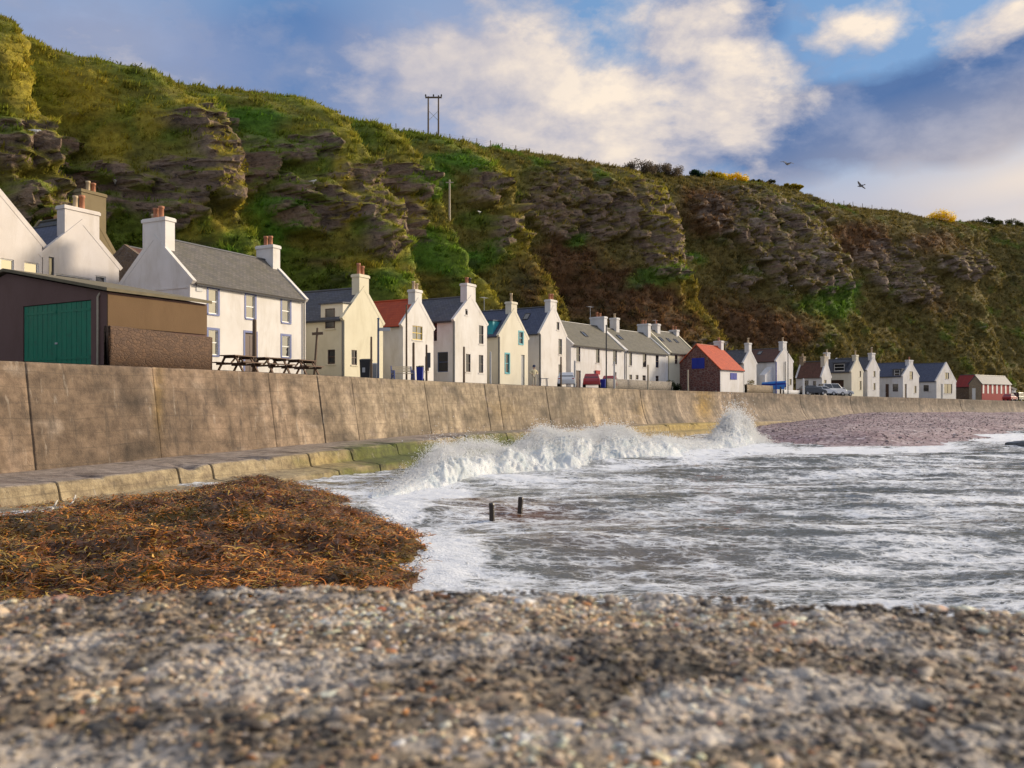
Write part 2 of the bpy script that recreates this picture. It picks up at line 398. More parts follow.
        if sur:
            mb = MB(); k = .13
            for a, b, c, d in ((u0 - k, u0 - .001, z0 - .0, z1 + k), (u1 + .001, u1 + k, z0 - .0, z1 + k), (u0 - .001, u1 + .001, z1 + .001, z1 + k)): s.bx(mb, face, a, b, -.09, .02, c, d)
            mb.build('surround', M[sur], fr)
        return fr
    def door(s, face, x1, y1, x2, y2, dm='grey_paint', sur=None):
        u0, u1, z0, z1 = s.rect(face, x1, y1, x2, y2); z0 = min(z0, .05)
        if u1 - u0 < .6: c = (u0 + u1) / 2; u0, u1 = c - .38, c + .38
        s.boxes.append((u0, -.3, z0, u1, .2, z1) if face == 'front' else (-.3, u0, z0, .2, u1, z1))
        mb = MB(); s.bx(mb, face, u0 + .01, u1 - .01, -.15, -.10, z0, z1 - .01)
        um = (u0 + u1) / 2
        for a, b in ((u0 + .1, um - .04), (um + .04, u1 - .1)):
            for c, d in ((z0 + .15, z0 + .8), (z0 + .95, z1 - .15)):
                if d > c + .05 and b > a + .03: s.bx(mb, face, a, b, -.10, -.085, c, d)
        o = mb.build('door', M[dm], s.root)
        mb = MB(); s.bx(mb, face, u1 - .14, u1 - .10, -.085, -.05, z0 + .95, z0 + 1.08); mb.build('handle', M['galv'], o)
        if sur:
            mb = MB(); k = .13
            for a, b, c, d in ((u0 - k, u0 - .001, z0, z1 + k), (u1 + .001, u1 + k, z0, z1 + k), (u0 - .001, u1 + .001, z1 + .001, z1 + k)): s.bx(mb, face, a, b, -.09, .02, c, d)
            mb.build('surround', M[sur], o)
    def chim(s, where, x1, x2, ytop, pots=2, pm='pot', m=None, dep=.68, pot_h=.5, wmin=.7, wmax=2.2, at=None):
        b = {'front': .36, 'near': .36, 'back': s.l - .36, 'far': s.l - .36}.get(where, s.l * (at or .5)); a = s.w / 2
        c = s.ab(a, b, 0); P_ = s.wp(c[0], c[1]); vd = P_.normalized(); av, bv = (s.ex, s.ey) if s.ridge == 'gable' else (s.ey, s.ex)
        cr = lambda q: abs(vd.x * q.y - vd.y * q.x) * F / P_.length
        wa = min(max(((x2 - x1) - dep * cr(bv)) / max(cr(av), 1e-3), wmin), wmax)
        xm = (x1 + x2) / 2; zt = zpix(ytop, P_.y) - s.z0; zb = s.hr - .5 * wa - .5; zt = max(zt, s.hr + .5)
        mb = MB()
        def blk(g, z0, z1): p, q = s.ab(a - wa / 2 - g, b - dep / 2 - g, z0), s.ab(a + wa / 2 + g, b + dep / 2 + g, z1); mb.box(min(p[0], q[0]), min(p[1], q[1]), z0, max(p[0], q[0]), max(p[1], q[1]), z1)
        blk(0, zb, zt - .22); blk(.06, zt - .22, zt - .05); blk(.02, zt - .05, zt)
        ch = mb.build('chimney', m or M[s.wm], s.root)
        for i in range(pots):
            aa = a + (i - (pots - 1) / 2) * min(.42, wa / max(pots, 1)); p = s.ab(aa, b, zt); mb = MB(); r = rng.uniform(.13, .16); h = pot_h * rng.uniform(.85, 1.15)
            mb.lathe([(r, 0), (r * .9, h * .8), (r * 1.12, h * .82), (r * 1.12, h), (r * .75, h), (r * .7, h * .6)], p, 10); mb.build('chimney_pot', M[pm if isinstance(pm, str) else pm[i]], ch, True)
        return ch
    def pipe(s, face, u, z1=None, m='iron'):
        mb = MB(); z1 = z1 or s.he - .15; mb.tube(s.q(face, u, .09, -.3), s.q(face, u, .09, z1), .05, n=6); mb.build('downpipe', M[m], s.root)
    def skylight(s, x, y, w=.7, h=.9):
        """roof window on the slope seen from the camera: the near slope of a gable house, the sea slope of the others"""
        sl = math.hypot(s.w / 2, s.hr - s.he); ux, uz = (s.w / 2) / sl, (s.hr - s.he) / sl
        b, q = x * s.l, y * sl
        mb = MB()
        def pt(qq, hh, bb): return s.ab(qq * ux - hh * uz, bb, s.he + qq * uz + hh * ux)
        def slab(q0, q1, b0, b1, h0, h1): mb.hexa([pt(q0, h0, b0), pt(q0, h0, b1), pt(q1, h0, b1), pt(q1, h0, b0), pt(q0, h1, b0), pt(q0, h1, b1), pt(q1, h1, b1), pt(q1, h1, b0)])
        for a in ((q, q + .07, b, b + w), (q + h - .07, q + h, b, b + w), (q + .07, q + h - .07, b, b + .07), (q + .07, q + h - .07, b + w - .07, b + w)): slab(a[0], a[1], a[2], a[3], .12, .21)
        fr = mb.build('roof_window', M['iron'], s.root); mb = MB(); slab(q + .07, q + h - .07, b + .07, b + w - .07, .135, .175); mb.build('pane', M['glass_room'], fr)
    def dormer(s, x1, x2, ytop, ybot, wm, rm, run=1.7, out=0.02, winr=None, fm='frame_dark', flat=True):
        """box dormer on the near slope (gable houses)"""
        u0, u1, z0, z1 = s.rect('near', x1, ytop, x2, ybot)
        sp = (s.hr - s.he) / (s.L / 2); z1 = min(z1, s.hr - .25); run = (z1 - s.he) / sp + .02
        mb = MB(); mb.box(-out, u0, z0, run, u1, z1); mb.build('dormer', M[wm], s.root)
        r2 = run + .1 / max(sp, .3)
        mb = MB(); mb.hexa([(-.18, u0 - .12, z1 + .002), (-.18, u1 + .12, z1 + .002), (r2, u1 + .12, z1 + .06), (r2, u0 - .12, z1 + .06), (-.18, u0 - .12, z1 + .09), (-.18, u1 + .12, z1 + .09), (r2 + .1, u1 + .12, z1 + .18), (r2 + .1, u0 - .12, z1 + .18)]); mb.build('dormer_roof', M[rm], s.root)
        if winr: s.win('near', *winr, fm=fm, plane=out + .005, bars='sash')
    def shutter(s, face, x1, y1, x2, y2, m):
        u0, u1, z0, z1 = s.rect(face, x1, y1, x2, y2); um = (u0 + u1) / 2
        for a, b in ((u0, um - .015), (um + .015, u1)):
            mb = MB(); s.bx(mb, face, a, b, .004, .05, z0, z1)
            for k in range(3): z = z0 + (z1 - z0) * (.15 + .35 * k); s.bx(mb, face, a + .03, b - .03, .05, .07, z - .04, z + .04)
            mb.build('shutter', M[m], s.root)
    def aerial(s, b, h=1.6):
        c = s.ab(s.w / 2, b, s.hr); mb = MB(); mb.tube((c[0], c[1], s.hr - .1), (c[0], c[1], s.hr + h), .03, n=5); mb.tube((c[0] - .5, c[1], s.hr + h - .1), (c[0] + .5, c[1], s.hr + h - .1), .02, n=4)
        for k in range(5): mb.tube((c[0] - .45 + .22 * k, c[1] - .25, s.hr + h - .1), (c[0] - .45 + .22 * k, c[1] + .25, s.hr + h - .1), .014, n=4)
        mb.build('aerial', M['galv'], s.root)
    def done(s): cut(s.body, s.boxes)

# --- two white gables behind the garage, at the left edge
h = House('gable_house', 'big white gabled house cut by the left edge, behind the garage', xf=42, L=6.6, off=13.5, eave=245, D=7, wall='pink', roof='slateblue', hr=10.2)
h.chim('front', -28, -4, 178, 2); h.chim('back', -40, -10, 178, 1)
h.win('front', 0.5, 259, 14, 273, 'frame_white', bars='plain', gm='glass_sky'); h.win('front', 24, 262.5, 38.5, 278, 'frame_white', bars='plain', gm='glass_sky'); h.done()
h = House('gable_house', 'white house with a broad chimney and blue slate roof behind the garage', xn=43, xf=119, off=13.5, D=6.6, wall='pink', roof='slateblue', he=8.05 - 1.68, apex=224)
h.chim('front', 61, 96, 209, 2, ('pot_pale', 'pot'), pot_h=.8)
h.win('front', 50, 257, 53, 280, 'iron', bars='plain'); h.win('front', 56, 276, 91.5, 292, 'frame_white', bars='plain', gm='glass_sky'); h.win('front', 95.5, 276, 106, 292, 'frame_white', bars='plain', gm='glass_sky'); h.done()
h = House('gable_house', 'olive brown harled house with a mossy chimney behind the white gables', xn=62, xf=124, off=21.8, D=6, wall='olive', roof='slate', eave=262, apex=217)
h.chim('front', 80, 105, 192, 2, ('pot_pale', 'pot'), pot_h=.7); h.done()
h = House('cottage', 'house hidden behind the long white one but for its yellow stone chimney', xn=152, xf=222, off=14.6, D=5.2, ridge='along', wall='brown_stone', roof='brown_tile', eave=268, apex=248)
h.chim('mid', 174, 196, 225, 2, ('pot', 'pot_pale'), M['tan_stone'], at=.42, pot_h=.75, wmax=1.1); h.done()
# --- long white house with blue windows
h = House('long_house', 'long white house with blue framed sash windows and a grey slate roof', xn=190, xf=305.6, off=7, eave=281.5, apex=239, ridge='along', near_px=119, wall='white', roof='grey_roof')
h.chim('near', 137.5, 165, 219, 2, pot_h=.7); h.chim('far', 258, 280, 246, 2, pot_h=.65)
for r in ((208.5, 289, 218, 314), (246, 295, 255, 318.5), (282, 299.5, 290, 322.5), (208.5, 330, 218, 355), (282, 336, 290, 357)): h.win('front', *r, sur='blue', gm='glass_sky')
h.door('front', 245, 333, 256, 368, 'frame_dark', 'blue'); h.pipe('front', h.L - .25)
u0, u1, z0, z1 = h.rect('front', 196, 287, 202, 291.5); mb = MB(); h.bx(mb, 'front', u0, u1, .003, .04, z0, z1); mb.build('plaque', M['galv'], h.root)
mb = MB(); u = h.fl('near', 150, 270)[0]; h.bx(mb, 'near', .15, h.D - .15, .0, .035, h.he - .35, h.he - .25); mb.build('string_course', M['white'], h.root); h.done()
# --- row of gable fronts
h = House('gable_house', 'cream gable fronted house with a dark window dormer beside it', xn=344.5, xf=383, eave=318.5, apex=290, D=8, wall='cream', roof='slate')
h.chim('front', 354, 370.5, 275, 2, pot_h=.75); h.chim('back', 372, 379, 286, 1)
h.dormer(321, 343, 304, 321, 'cream2', 'slate', winr=(325.7, 308.6, 335, 328.5)); h.win('near', 327.6, 349.6, 335, 364, 'frame_dark'); h.win('front', 351.5, 350, 357, 365, 'frame_dark', bars='grid'); h.pipe('near', .12); h.done()
h = House('gable_house', 'white gable fronted house with a bright red tiled roof and yellow window', xn=403, xf=433.5, eave=325, apex=301, D=7.5, wall='white', roof='red_tile', skewmat='white')
h.chim('front', 408.5, 422, 290, 2, 'pot_pale', pot_h=.6); h.win('front', 412.5, 326, 422.5, 340, 'frame_yellow', bars='grid', gm='glass_sky'); h.win('front', 425, 356.6, 429, 371, 'frame_dark'); h.done()
h = House('gable_house', 'white gable fronted house with dark slates left of the turquoise shuttered one', xn=455, xf=487, eave=320, apex=298, D=8, wall='white', roof='slate')
h.chim('front', 462, 477, 284, 2, ('pot', 'black'), pot_h=.6); h.win('near', 437.5, 352, 448, 372, 'bluegrey'); h.win('near', 433.6, 322, 437, 341, 'frame_dark')
h.win('front', 465.3, 309, 467.8, 315, 'frame_dark', bars='plain'); h.win('front', 479, 325.5, 483.5, 344, 'frame_dark'); h.win('front', 466, 354, 470.5, 372, 'frame_dark'); h.win('front', 478.8, 355, 483.3, 373, 'frame_dark'); h.pipe('near', .1); h.done()
h = House('gable_house', 'pale cream gable fronted house with turquoise windows', xn=500, xf=528, eave=335.5, apex=311, D=7.5, wall='cream2', roof='slateblue')
h.chim('front', 507, 518.5, 302, 1, 'pot_pale', pot_h=.9); h.win('front', 519, 332, 523, 344, 'turq', sur='turq'); h.win('front', 505.3, 354, 509.3, 373, 'turq', sur='turq'); h.door('front', 521.2, 355, 524.6, 384, 'grey_paint'); h.dormer(487.6, 493, 321, 335, 'turq', 'slateblue', run=1.2); h.pipe('near', .1); h.aerial(3.5); h.done()
h = House('gable_house', 'tall white gable fronted house with a skylight in its blue slates', xn=541, xf=566, eave=333, apex=308, D=8, wall='white', roof='slateblue')
h.chim('front', 545.5, 557.3, 300, 2, 'pot', pot_h=.6); h.skylight(.3, .55); h.win('front', 556.7, 322, 559.3, 330, 'frame_dark', bars='plain'); h.win('front', 558.5, 339, 562, 354.5, 'frame_dark'); h.win('front', 558.5, 364.5, 562, 376, 'frame_dark'); h.pipe('near', .1, m='black'); h.done()
# --- three long houses
h = House('long_house', 'white long house with a single skylight and a tall black pole in front', xn=571, xf=624, eave=344.5, apex=320.5, ridge='along', D=6.4, wall='white2', roof='olive_roof')
h.chim('far', 592, 609, 317, 2, pot_h=.5, wmin=1.2); h.skylight(.42, .4)
for r in ((576.3, 346.9, 580.3, 361.7), (596, 349, 599.6, 363), (613, 350.5, 617, 364.5), (613.5, 372, 616.5, 378)): h.win('front', *r, fm='frame_dark')
h.door('front', 576, 370.5, 580.7, 386, 'frame_dark'); h.aerial(h.L - 2.2, 2.4); h.done()
h = House('long_house', 'white long house with three upper windows behind the low stone wall', xn=625, xf=668, eave=350.5, apex=329, ridge='along', D=6.4, wall='white2', roof='olive_roof')
h.chim('mid', 623, 632.5, 318, 1, 'pot_pale', at=.28, wmin=.9, wmax=1.1); h.chim('far', 636, 649, 324, 2, wmin=1.2); h.skylight(.15, .5)
for r in ((629.3, 352.7, 632, 365.7), (642.8, 353.8, 646.4, 367.3), (655.7, 355.3, 658.7, 367.7), (629.3, 374.6, 632, 379.5), (635.7, 375, 638.5, 379.5), (642.6, 375.3, 645.8, 380.5), (655.7, 375.8, 658.7, 381.8)): h.win('front', *r, fm='frame_dark')
h.pipe('front', .15); h.done()
h = House('long_house', 'cream long house with three skylights left of the red stone boat house', xn=669, xf=697, eave=352.7, apex=331, ridge='along', D=6.4, wall='cream', roof='olive_roof')
h.chim('mid', 662, 670.5, 324, 1, at=.3, wmin=.9, wmax=1.1, m=M['white2']); h.chim('far', 679, 688.5, 330, 2, wmin=1.0, m=M['white2'])
for q in (.12, .38, .64): h.skylight(q, .5, .6, .8)
h.win('front', 674.8, 355, 677.6, 364, fm='frame_dark'); h.win('front', 686, 356, 688.6, 365, fm='frame_dark'); h.aerial(2.0); h.done()
# --- red stone boat house with a white sea wall
h = House('boat_house', 'red stone boat house with an orange red roof and blue shutters', xn=720, xf=743, off=1.3, eave=369, apex=345.5, ridge='along', near_px=674, wall='red_stone', roof='red_tile', skew=False)
mb = MB(); mb.box(.0, -.06, -.5, h.L + .02, .0 - .002, h.he - .05); mb.build('painted_front', M['white2'], h.root)
h.shutter('near', 692, 358, 704.5, 368.6, 'royal')
_u = h.rect('front', 729.8, 373, 736.2, 379.6); 
for a, b in ((_u[0], (_u[0] + _u[1]) / 2 - .02), ((_u[0] + _u[1]) / 2 + .02, _u[1])):
    mb = MB(); h.bx(mb, 'front', a, b, .064, .11, _u[2], _u[3]); mb.build('shutter', M['royal'], h.root)
h.chim('far', 717, 726.5, 341, 1, m=M['white2']); h.done()
h = House('gable_house', 'narrow white gable between the red roofed boat house and the brown roof', xn=744, xf=756.5, eave=363, apex=351, D=7, wall='white2', roof='slate')
h.chim('front', 744.5, 751, 343, 1, 'pot_pale', pot_h=.8); h.aerial(4); h.done()
h = House('gable_house', 'white gable fronted house with a reddish brown tiled roof', xn=776.5, xf=793, eave=361, apex=349, D=8.5, wall='white2', roof='brown_tile')
h.chim('front', 780, 787.2, 341.5, 1, 'pot_pale', pot_h=.6); h.win('front', 789.4, 379, 791.6, 385, 'frame_dark', bars='plain'); h.skylight(.4, .55, .7, .9); h.pipe('front', .5 * h.L, h.he, 'black')
mb = MB(); u = h.fl('near', 767, 380)[0]; z = h.fl('near', 772, 366)[1]; zr_ = z; mb.hexa([(-2.2, .6, -.5), (-.003, .6, -.5), (-.003, u, -.5), (-2.2, u, -.5), (-2.2, .6, zr_ - 1.4), (-.003, .6, zr_), (-.003, u, zr_), (-2.2, u, zr_ - 1.4)]); mb.build('lean_to', M['white2'], h.root); h.done()
h = House('cottage', 'low white cottage with a brownish roof and parked cars in front', xn=822, xf=831, eave=377, apex=362.5, D=7.5, wall='white2', roof='brown_tile', near_px=796)
h.chim('front', 809, 817.5, 356.5, 1, 'pot_pale', m=M['beige'], wmax=1.2); h.chim('back', 794, 799.5, 356.5, 1, 'pot_pale', m=M['tan_stone']); h.win('near', 804.5, 380.5, 808.5, 390.5, 'frame_dark'); h.win('near', 813, 381, 816, 389, 'frame_dark'); h.win('front', 824, 380, 826.5, 387, 'frame_dark'); h.done()
h = House('gable_house', 'pale yellow gable fronted house with a wide dormer in dark slates', xn=851.5, xf=863, eave=371.5, apex=359.5, D=7, near_px=819, wall='cream2', roof='slate', near_wall='beige')
h.chim('front', 853, 858.5, 355, 1, 'pot_pale', pot_h=.9); h.chim('back', 826.5, 832.5, 352.5, 1, 'pot_pale', m=M['white2'])
h.dormer(833, 845, 363, 371, 'slate', 'slate', run=1.4, winr=(834.5, 364, 844.5, 370.8), fm='frame_white'); h.win('front', 859.5, 371, 861.2, 377, 'frame_dark', bars='plain'); h.win('front', 859.5, 381, 861.5, 390, 'frame_dark', bars='plain')
mb = MB(); u0, u1, z0, z1 = h.rect('near', 829.6, 380, 843.7, 392); h.boxes.append((-.3, u0, -.1, .5, u1, z1)); h.bx(mb, 'near', u0, u1, -.45, -.4, -.1, z1); mb.build('garage_door', M['frame_dark'], h.root); h.done()
h = House('gable_house', 'tall slim white gable beside the pale yellow gable', xn=867.5, xf=879.5, eave=370, apex=358, D=7, wall='white2', roof='slate')
h.chim('front', 869, 875, 353, 1, 'pot_pale', pot_h=.9); h.win('front', 873.5, 371, 875.5, 377, 'frame_dark', bars='plain'); h.win('front', 873.5, 383, 875.5, 390, 'frame_dark', bars='plain'); h.done()
h = House('gable_house', 'white gabled house with a chimney and a dark dormer in blue slates', xn=903, xf=919, eave=376, apex=363, D=8.5, wall='white2', roof='slateblue')
h.chim('front', 907, 913.5, 360, 1, 'pot', pot_h=.6); h.dormer(892.5, 901.5, 369.5, 377, 'slate', 'slate', run=1.3, winr=(894.5, 370, 900, 376.5), fm='frame_white')
h.win('near', 892.6, 384, 898.2, 391.5, 'frame_dark'); h.door('near', 885.3, 384, 888.8, 395, 'frame_dark'); h.win('front', 909.6, 371.5, 913, 379.5, 'frame_dark'); h.door('front', 905, 384, 906.6, 396, 'frame_dark'); h.win('front', 914.4, 386, 916.4, 393, 'frame_dark', bars='plain'); h.done()
h = House('gable_house', 'last white gabled house with large dark windows and no chimney', xn=936.5, xf=956, eave=381, apex=363.5, D=8.5, wall='white2', roof='slateblue')
h.win('near', 923.5, 385, 928.7, 391.5, 'frame_dark'); h.win('front', 945, 372.6, 949, 379, 'frame_dark', bars='bar'); h.win('front', 944.2, 384, 952.2, 393.5, 'frame_dark', bars='bar'); h.door('front', 940.8, 384, 942.6, 397, 'grey_paint'); h.done()
# --- sheds at the far end
h = House('shed', 'brown stone shed with a dull red roof behind the striped shed', xn=973.5, xf=984, off=10.5, eave=386.5, apex=375.5, D=6, near_px=955, wall='brown_stone', roof='redsheet', skew=False, cat='shed'); h.done()
h = House('shed', 'low shed with a grey roof and a red and white striped front', xn=981.5, xf=1011, off=6.5, eave=383.5, apex=376, ridge='along', near_px=969, wall='tan_stone', roof='slate', skew=False, cat='shed')
h.door('near', 971.8, 388, 975.6, 399, 'frame_white')
mb = MB(); mb.box(.05, -.07, -.4, h.L - .05, -.004, h.he * .42); mb.build('red_boarding', M['red'], h.root)
mb = MB(); mb.box(.05, -.05, h.he * .42 + .003, h.L - .05, -.004, h.he - .12); mb.build('red_panel', M['red'], h.root)
for k_ in range(7):
    u = .35 + (h.L - 1.3) * k_ / 6; mb = MB(); mb.box(u, -.09, h.he * .42 + .006, u + .62, -.052, h.he - .16); mb.build('white_panel', M['frame_white'], h.root)
h.done()
h = House('shed', 'small white annex at the end of the striped shed', xn=1011.6, xf=1016, off=6.6, eave=389, apex=386, ridge='along', D=3.5, wall='white2', roof='grey_roof', skew=False, cat='shed'); h.done()
# --- garage with the green doors
class _G: pass
s1 = s_at(107.5, 1.15); gx0, gy0 = [float(v) for v in OFF(s1, 1.15)]; tx, ty = [float(v) for v in Tn(s1)]
gz = float(zst(s1, 1)); groot = empty('garage', (gx0, gy0, gz), math.atan2(ty, tx), 'low garage with green double doors in a dark maroon front', 'garage')
def gl(px, py):       # a point on the garage's near face (local x = 0): (local y, local z)
    d = Vector(((px - CX) / F, 1.0)); n = Vector((tx, ty)); k = Vector((gx0, gy0)).dot(n) / d.dot(n); p = d * k - Vector((gx0, gy0)); return p.dot(Vector((-ty, tx))), zpix(py, k) - gz
def gs(px, py):       # on its sea side (local y = 0)
    d = Vector(((px - CX) / F, 1.0)); n = Vector((-ty, tx)); k = Vector((gx0, gy0)).dot(n) / d.dot(n); p = d * k - Vector((gx0, gy0)); return p.dot(Vector((tx, ty))), zpix(py, k) - gz
ge = gl(107.5, 292)[1]; ga = gl(7, 273.5); gL = gs(206.5, 300)[0]; gw = ga[0] + 2.2; gz_end = ga[1] - .5
pr = [(0, -.4), (0, ge), (ga[0], ga[1]), (gw, gz_end), (gw, -.4)]
mb = MB()
mb.face([(0, a, z) for a, z in pr]); mb.face([(gL, a, z) for a, z in pr[::-1]])
for (a0, z0), (a1, z1) in zip(pr, pr[1:] + pr[:1]): mb.face([(0, a0, z0), (gL, a0, z0), (gL, a1, z1), (0, a1, z1)])
gb = mb.build('wall', M['maroon'], groot)
d0, d1 = gl(91, 330)[0], gl(23, 330)[0]; dzt = gl(57, 303)[1]
cut(gb, [(-.3, d0, -.1, .18, d1, dzt)])
dm_ = (d0 + d1) / 2
for a, b in ((d0 + .02, dm_ - .012), (dm_ + .012, d1 - .02)):
    mb = MB(); mb.box(.06, a, -.05, .12, b, dzt - .02)
    nn = 7
    for q in range(nn): mb.box(.048, a + (b - a) * q / nn + .012, -.04, .06, a + (b - a) * (q + 1) / nn - .012, dzt - .03)
    dr = mb.build('door', M['green_door'], groot)
    for z in (.35, dzt - .45):
        mm = MB(); mm.box(.03, a + .05, z, .047, b - .05, z + .11); mm.build('ledge', M['green_door'], dr)
mb = MB(); mb.box(.0, dm_ - .09, 1.05, .03, dm_ + .09, 1.13); mb.build('latch', M['galv'], groot)
mb = MB(); mb.box(-.02, -.06, 1.70, gL - .02, -.003, ge - .1); mb.build('side_panel', M['ochre'], groot)
mb = MB()
for (a0, z0), (a1, z1) in (((-.25, ge - .0), (ga[0], ga[1] + .06)), ((ga[0], ga[1] + .06), (gw + .2, gz_end + .05))):
    mb.hexa([(-.2, a0, z0 + .02), (gL + .12, a0, z0 + .02), (gL + .12, a1, z1 + .02), (-.2, a1, z1 + .02), (-.2, a0, z0 + .16), (gL + .12, a0, z0 + .16), (gL + .12, a1, z1 + .16), (-.2, a1, z1 + .16)])
mb.build('roof', M['felt'], groot)
up = gl(99.5, 330)[0]; mb = MB(); mb.tube((-.09, up, -.1), (-.09, up, gl(99.5, 297)[1]), .045, n=8); mb.tube((-.09, up, gl(99.5, 297)[1]), (.02, up, gl(99.5, 293)[1]), .045, n=8); mb.build('downpipe', M['pale_wood'], groot)
# rough stone wall along the garage
M['harlstone'] = rubble('rough_brown_stone', (.165, .095, .055), (.10, .06, .04), (.13, .08, .05), 5.5)
w0 = on_street(110, .45)[1]; w1 = on_street(212, .45)[1]
n = 40; P_ = []
for dq, zq in ((.02, 0), (.0, .5), (.0, 1), (.1, 1.02), (.35, 1.02), (.45, 1), (.45, 0)):
    sq = np.linspace(w0, w1, n); hq = 1.74 + .06 * fbm(sq / .8, 0, 2, 3) - .12 * sstep(w0, w1, sq); x, y = OFF(sq, .42 + dq + .03 * fbm(sq / .3, zq * 3, 1, 3)); P_.append(np.stack([x, y, zst(sq, .5) - .1 + zq * hq], -1))
P_ = np.array(P_); me = grid_mesh('stone_wall', P_)
bm = bmesh.new(); bm.from_mesh(me); bmesh.ops.holes_fill(bm, edges=[e for e in bm.edges if e.is_boundary], sides=0); bm.to_mesh(me); bm.free()
o = link('stone_wall', me, M['harlstone']); setp(o, 'rough brown stone wall along the sea side of the garage', 'wall')
# ================================================================== CLIFF
_sky = np.array([(-900, -190), (-300, -80), (-120, -22), (0, 25), (20, 37), (40, 49), (70, 60), (100, 69), (150, 79), (200, 90), (236, 94), (268, 104), (300, 114), (350, 125), (400, 134), (440, 140),
                 (480, 146), (520, 153), (560, 161), (620, 171), (660, 174), (720, 181), (760, 184), (790, 188), (830, 204), (870, 210), (900, 214), (940, 220), (980, 223), (1024, 226),
                 (1100, 232), (1300, 250), (1700, 285)], float)
ss = [6.0]
while ss[-1] < SMAX - 8:
    yy = float(OFF(ss[-1], 40)[1]); ss.append(ss[-1] + max(0.22, 0.0034 * yy))
ss = np.array(ss)
def base_off(s): return 30.5 - 7.5 * sstep(s_at(330), s_at(560), s)
RUN = 34.0
tt = np.concatenate([np.linspace(0, 1, 230), 1 + np.array([0.02, 0.06, 0.15, 0.4, 1.0, 3.0, 9.0])])
S, T = np.meshgrid(ss, tt)
fr = np.interp(T, [0, .18, .45, .70, .88, 1.0, 10], [0, .21, .45, .66, .83, 1.0, 10.0])
gr = np.interp(T, [0, .18, .45, .70, .88, 1.0, 10], [0, .10, .37, .71, .925, 1.0, 1.06])
b0 = base_off(ss)
xt, yt = OFF(ss, b0 + RUN)
pxT = CX + F * xt / np.maximum(yt, 2); pxT = np.where(yt < 25, -900, pxT)
ztop = zpix(np.interp(pxT, _sky[:, 0], _sky[:, 1]), np.maximum(yt, 25)); ztop = np.clip(ztop, 30, 62)
kk = np.hanning(9); kk /= kk.sum(); zp = np.pad(ztop, 4, 'edge'); ztop = np.convolve(zp, kk, 'valid')
zbase = zst(ss, b0)
spur_px = [(-120, 60), (-10, 90), (92, 120), (215, 165), (342, 185), (420, 205), (500, 212), (662, 220), (838, 238), (980, 256), (1150, 270), (1350, 280)]
spur_s = np.array([s_at(p, 30.5 + 9) for p, _ in spur_px])
for i in range(1, len(spur_s)): spur_s[i] = max(spur_s[i], spur_s[i - 1] + 6)
spur_s = np.concatenate([[spur_s[0] - 30], spur_s, [spur_s[-1] + 40]])
spur_a = np.array([.4, .5, .75, 1.1, 1.1, 1.15, 1.0, .8, .62, .45, .4, .4, .4])
sw = S + 3.0 * fbm(S / 22, T * 3.0, 1.3, 3) + 2.5 * (0.5 - T)
k = np.clip(np.searchsorted(spur_s, sw) - 1, 0, len(spur_s) - 2)
ph = np.clip((sw - spur_s[k]) / (spur_s[k + 1] - spur_s[k]), 0, 1)
gap = spur_s[k + 1] - spur_s[k]
up = np.where(ph < .72, .94 * sstep(-.05, .74, ph) ** 1.35, np.where(ph < .86, .94 + .06 * np.sin((ph - .72) / .14 * np.pi / 2), 1 - sstep(.86, 1.0, ph)))
Z0 = zbase[None, :] + (ztop - zbase)[None, :] * gr
wt = sstep(0.02, .3, T) * (1 - .80 * sstep(.74, 1.0, T))
disp = 15.0 * spur_a[np.clip(k, 0, 12)] * np.clip(gap / 18, .5, 1.15) * (up - .22) * wt
bw = sstep(0, .12, T) * (1 - .82 * sstep(.8, 1.0, T))
disp = disp + bw * (3.4 * fbm(S / 15, Z0 / 12, 3.1, 4) + 1.0 * fbm(S / 5, Z0 / 5, 7.7, 3, ridge=True))
Xc, Yc = OFF(S, b0[None, :] + RUN * fr - disp)
PX, PY = project(Xc, Yc, Z0)
def blob(lst, px, py):
    o = np.zeros(px.shape)
    for e in lst:
        cx, cy, rx, ry = e[:4]; wgt = e[4] if len(e) > 4 else 1.0
        o = np.maximum(o, wgt * np.exp(-(((px - cx) / rx) ** 2 + ((py - cy) / ry) ** 2)))
    return o
ROCK = [(25, 150, 45, 26), (60, 205, 50, 34), (105, 180, 36, 26), (165, 190, 38, 36), (190, 118, 26, 12, .7), (215, 145, 24, 26), (237, 165, 26, 34), (312, 205, 40, 28), (300, 150, 28, 14), (282, 190, 14, 16, .7), (385, 185, 36, 22), (395, 212, 26, 26),
        (385, 240, 22, 16), (482, 192, 20, 15), (552, 205, 30, 32), (605, 215, 35, 25), (645, 208, 26, 44), (662, 252, 22, 20), (735, 210, 40, 22), (780, 240, 45, 30), (805, 222, 25, 25, .8), (820, 268, 30, 20), (870, 255, 26, 16),
        (895, 268, 30, 22), (910, 290, 20, 15), (968, 265, 22, 14), (745, 285, 24, 12, .6), (700, 345, 30, 8, .5), (500, 230, 12, 20, .7)]
GREEN = [(440, 255, 52, 30), (245, 255, 40, 40), (270, 225, 32, 40), (425, 185, 36, 34, .8), (575, 238, 18, 14), (655, 275, 30, 13), (830, 300, 36, 24), (690, 245, 25, 25, .45), (205, 112, 40, 18, .6), (255, 122, 42, 24, .7), (465, 158, 90, 16, .6), (600, 172, 50, 8, .5), (15, 80, 30, 30, .4),
         (330, 235, 30, 25, .5), (60, 130, 40, 16, .5), (900, 330, 30, 20, .3), (980, 330, 30, 20, .25), (400, 280, 30, 14, .7)]
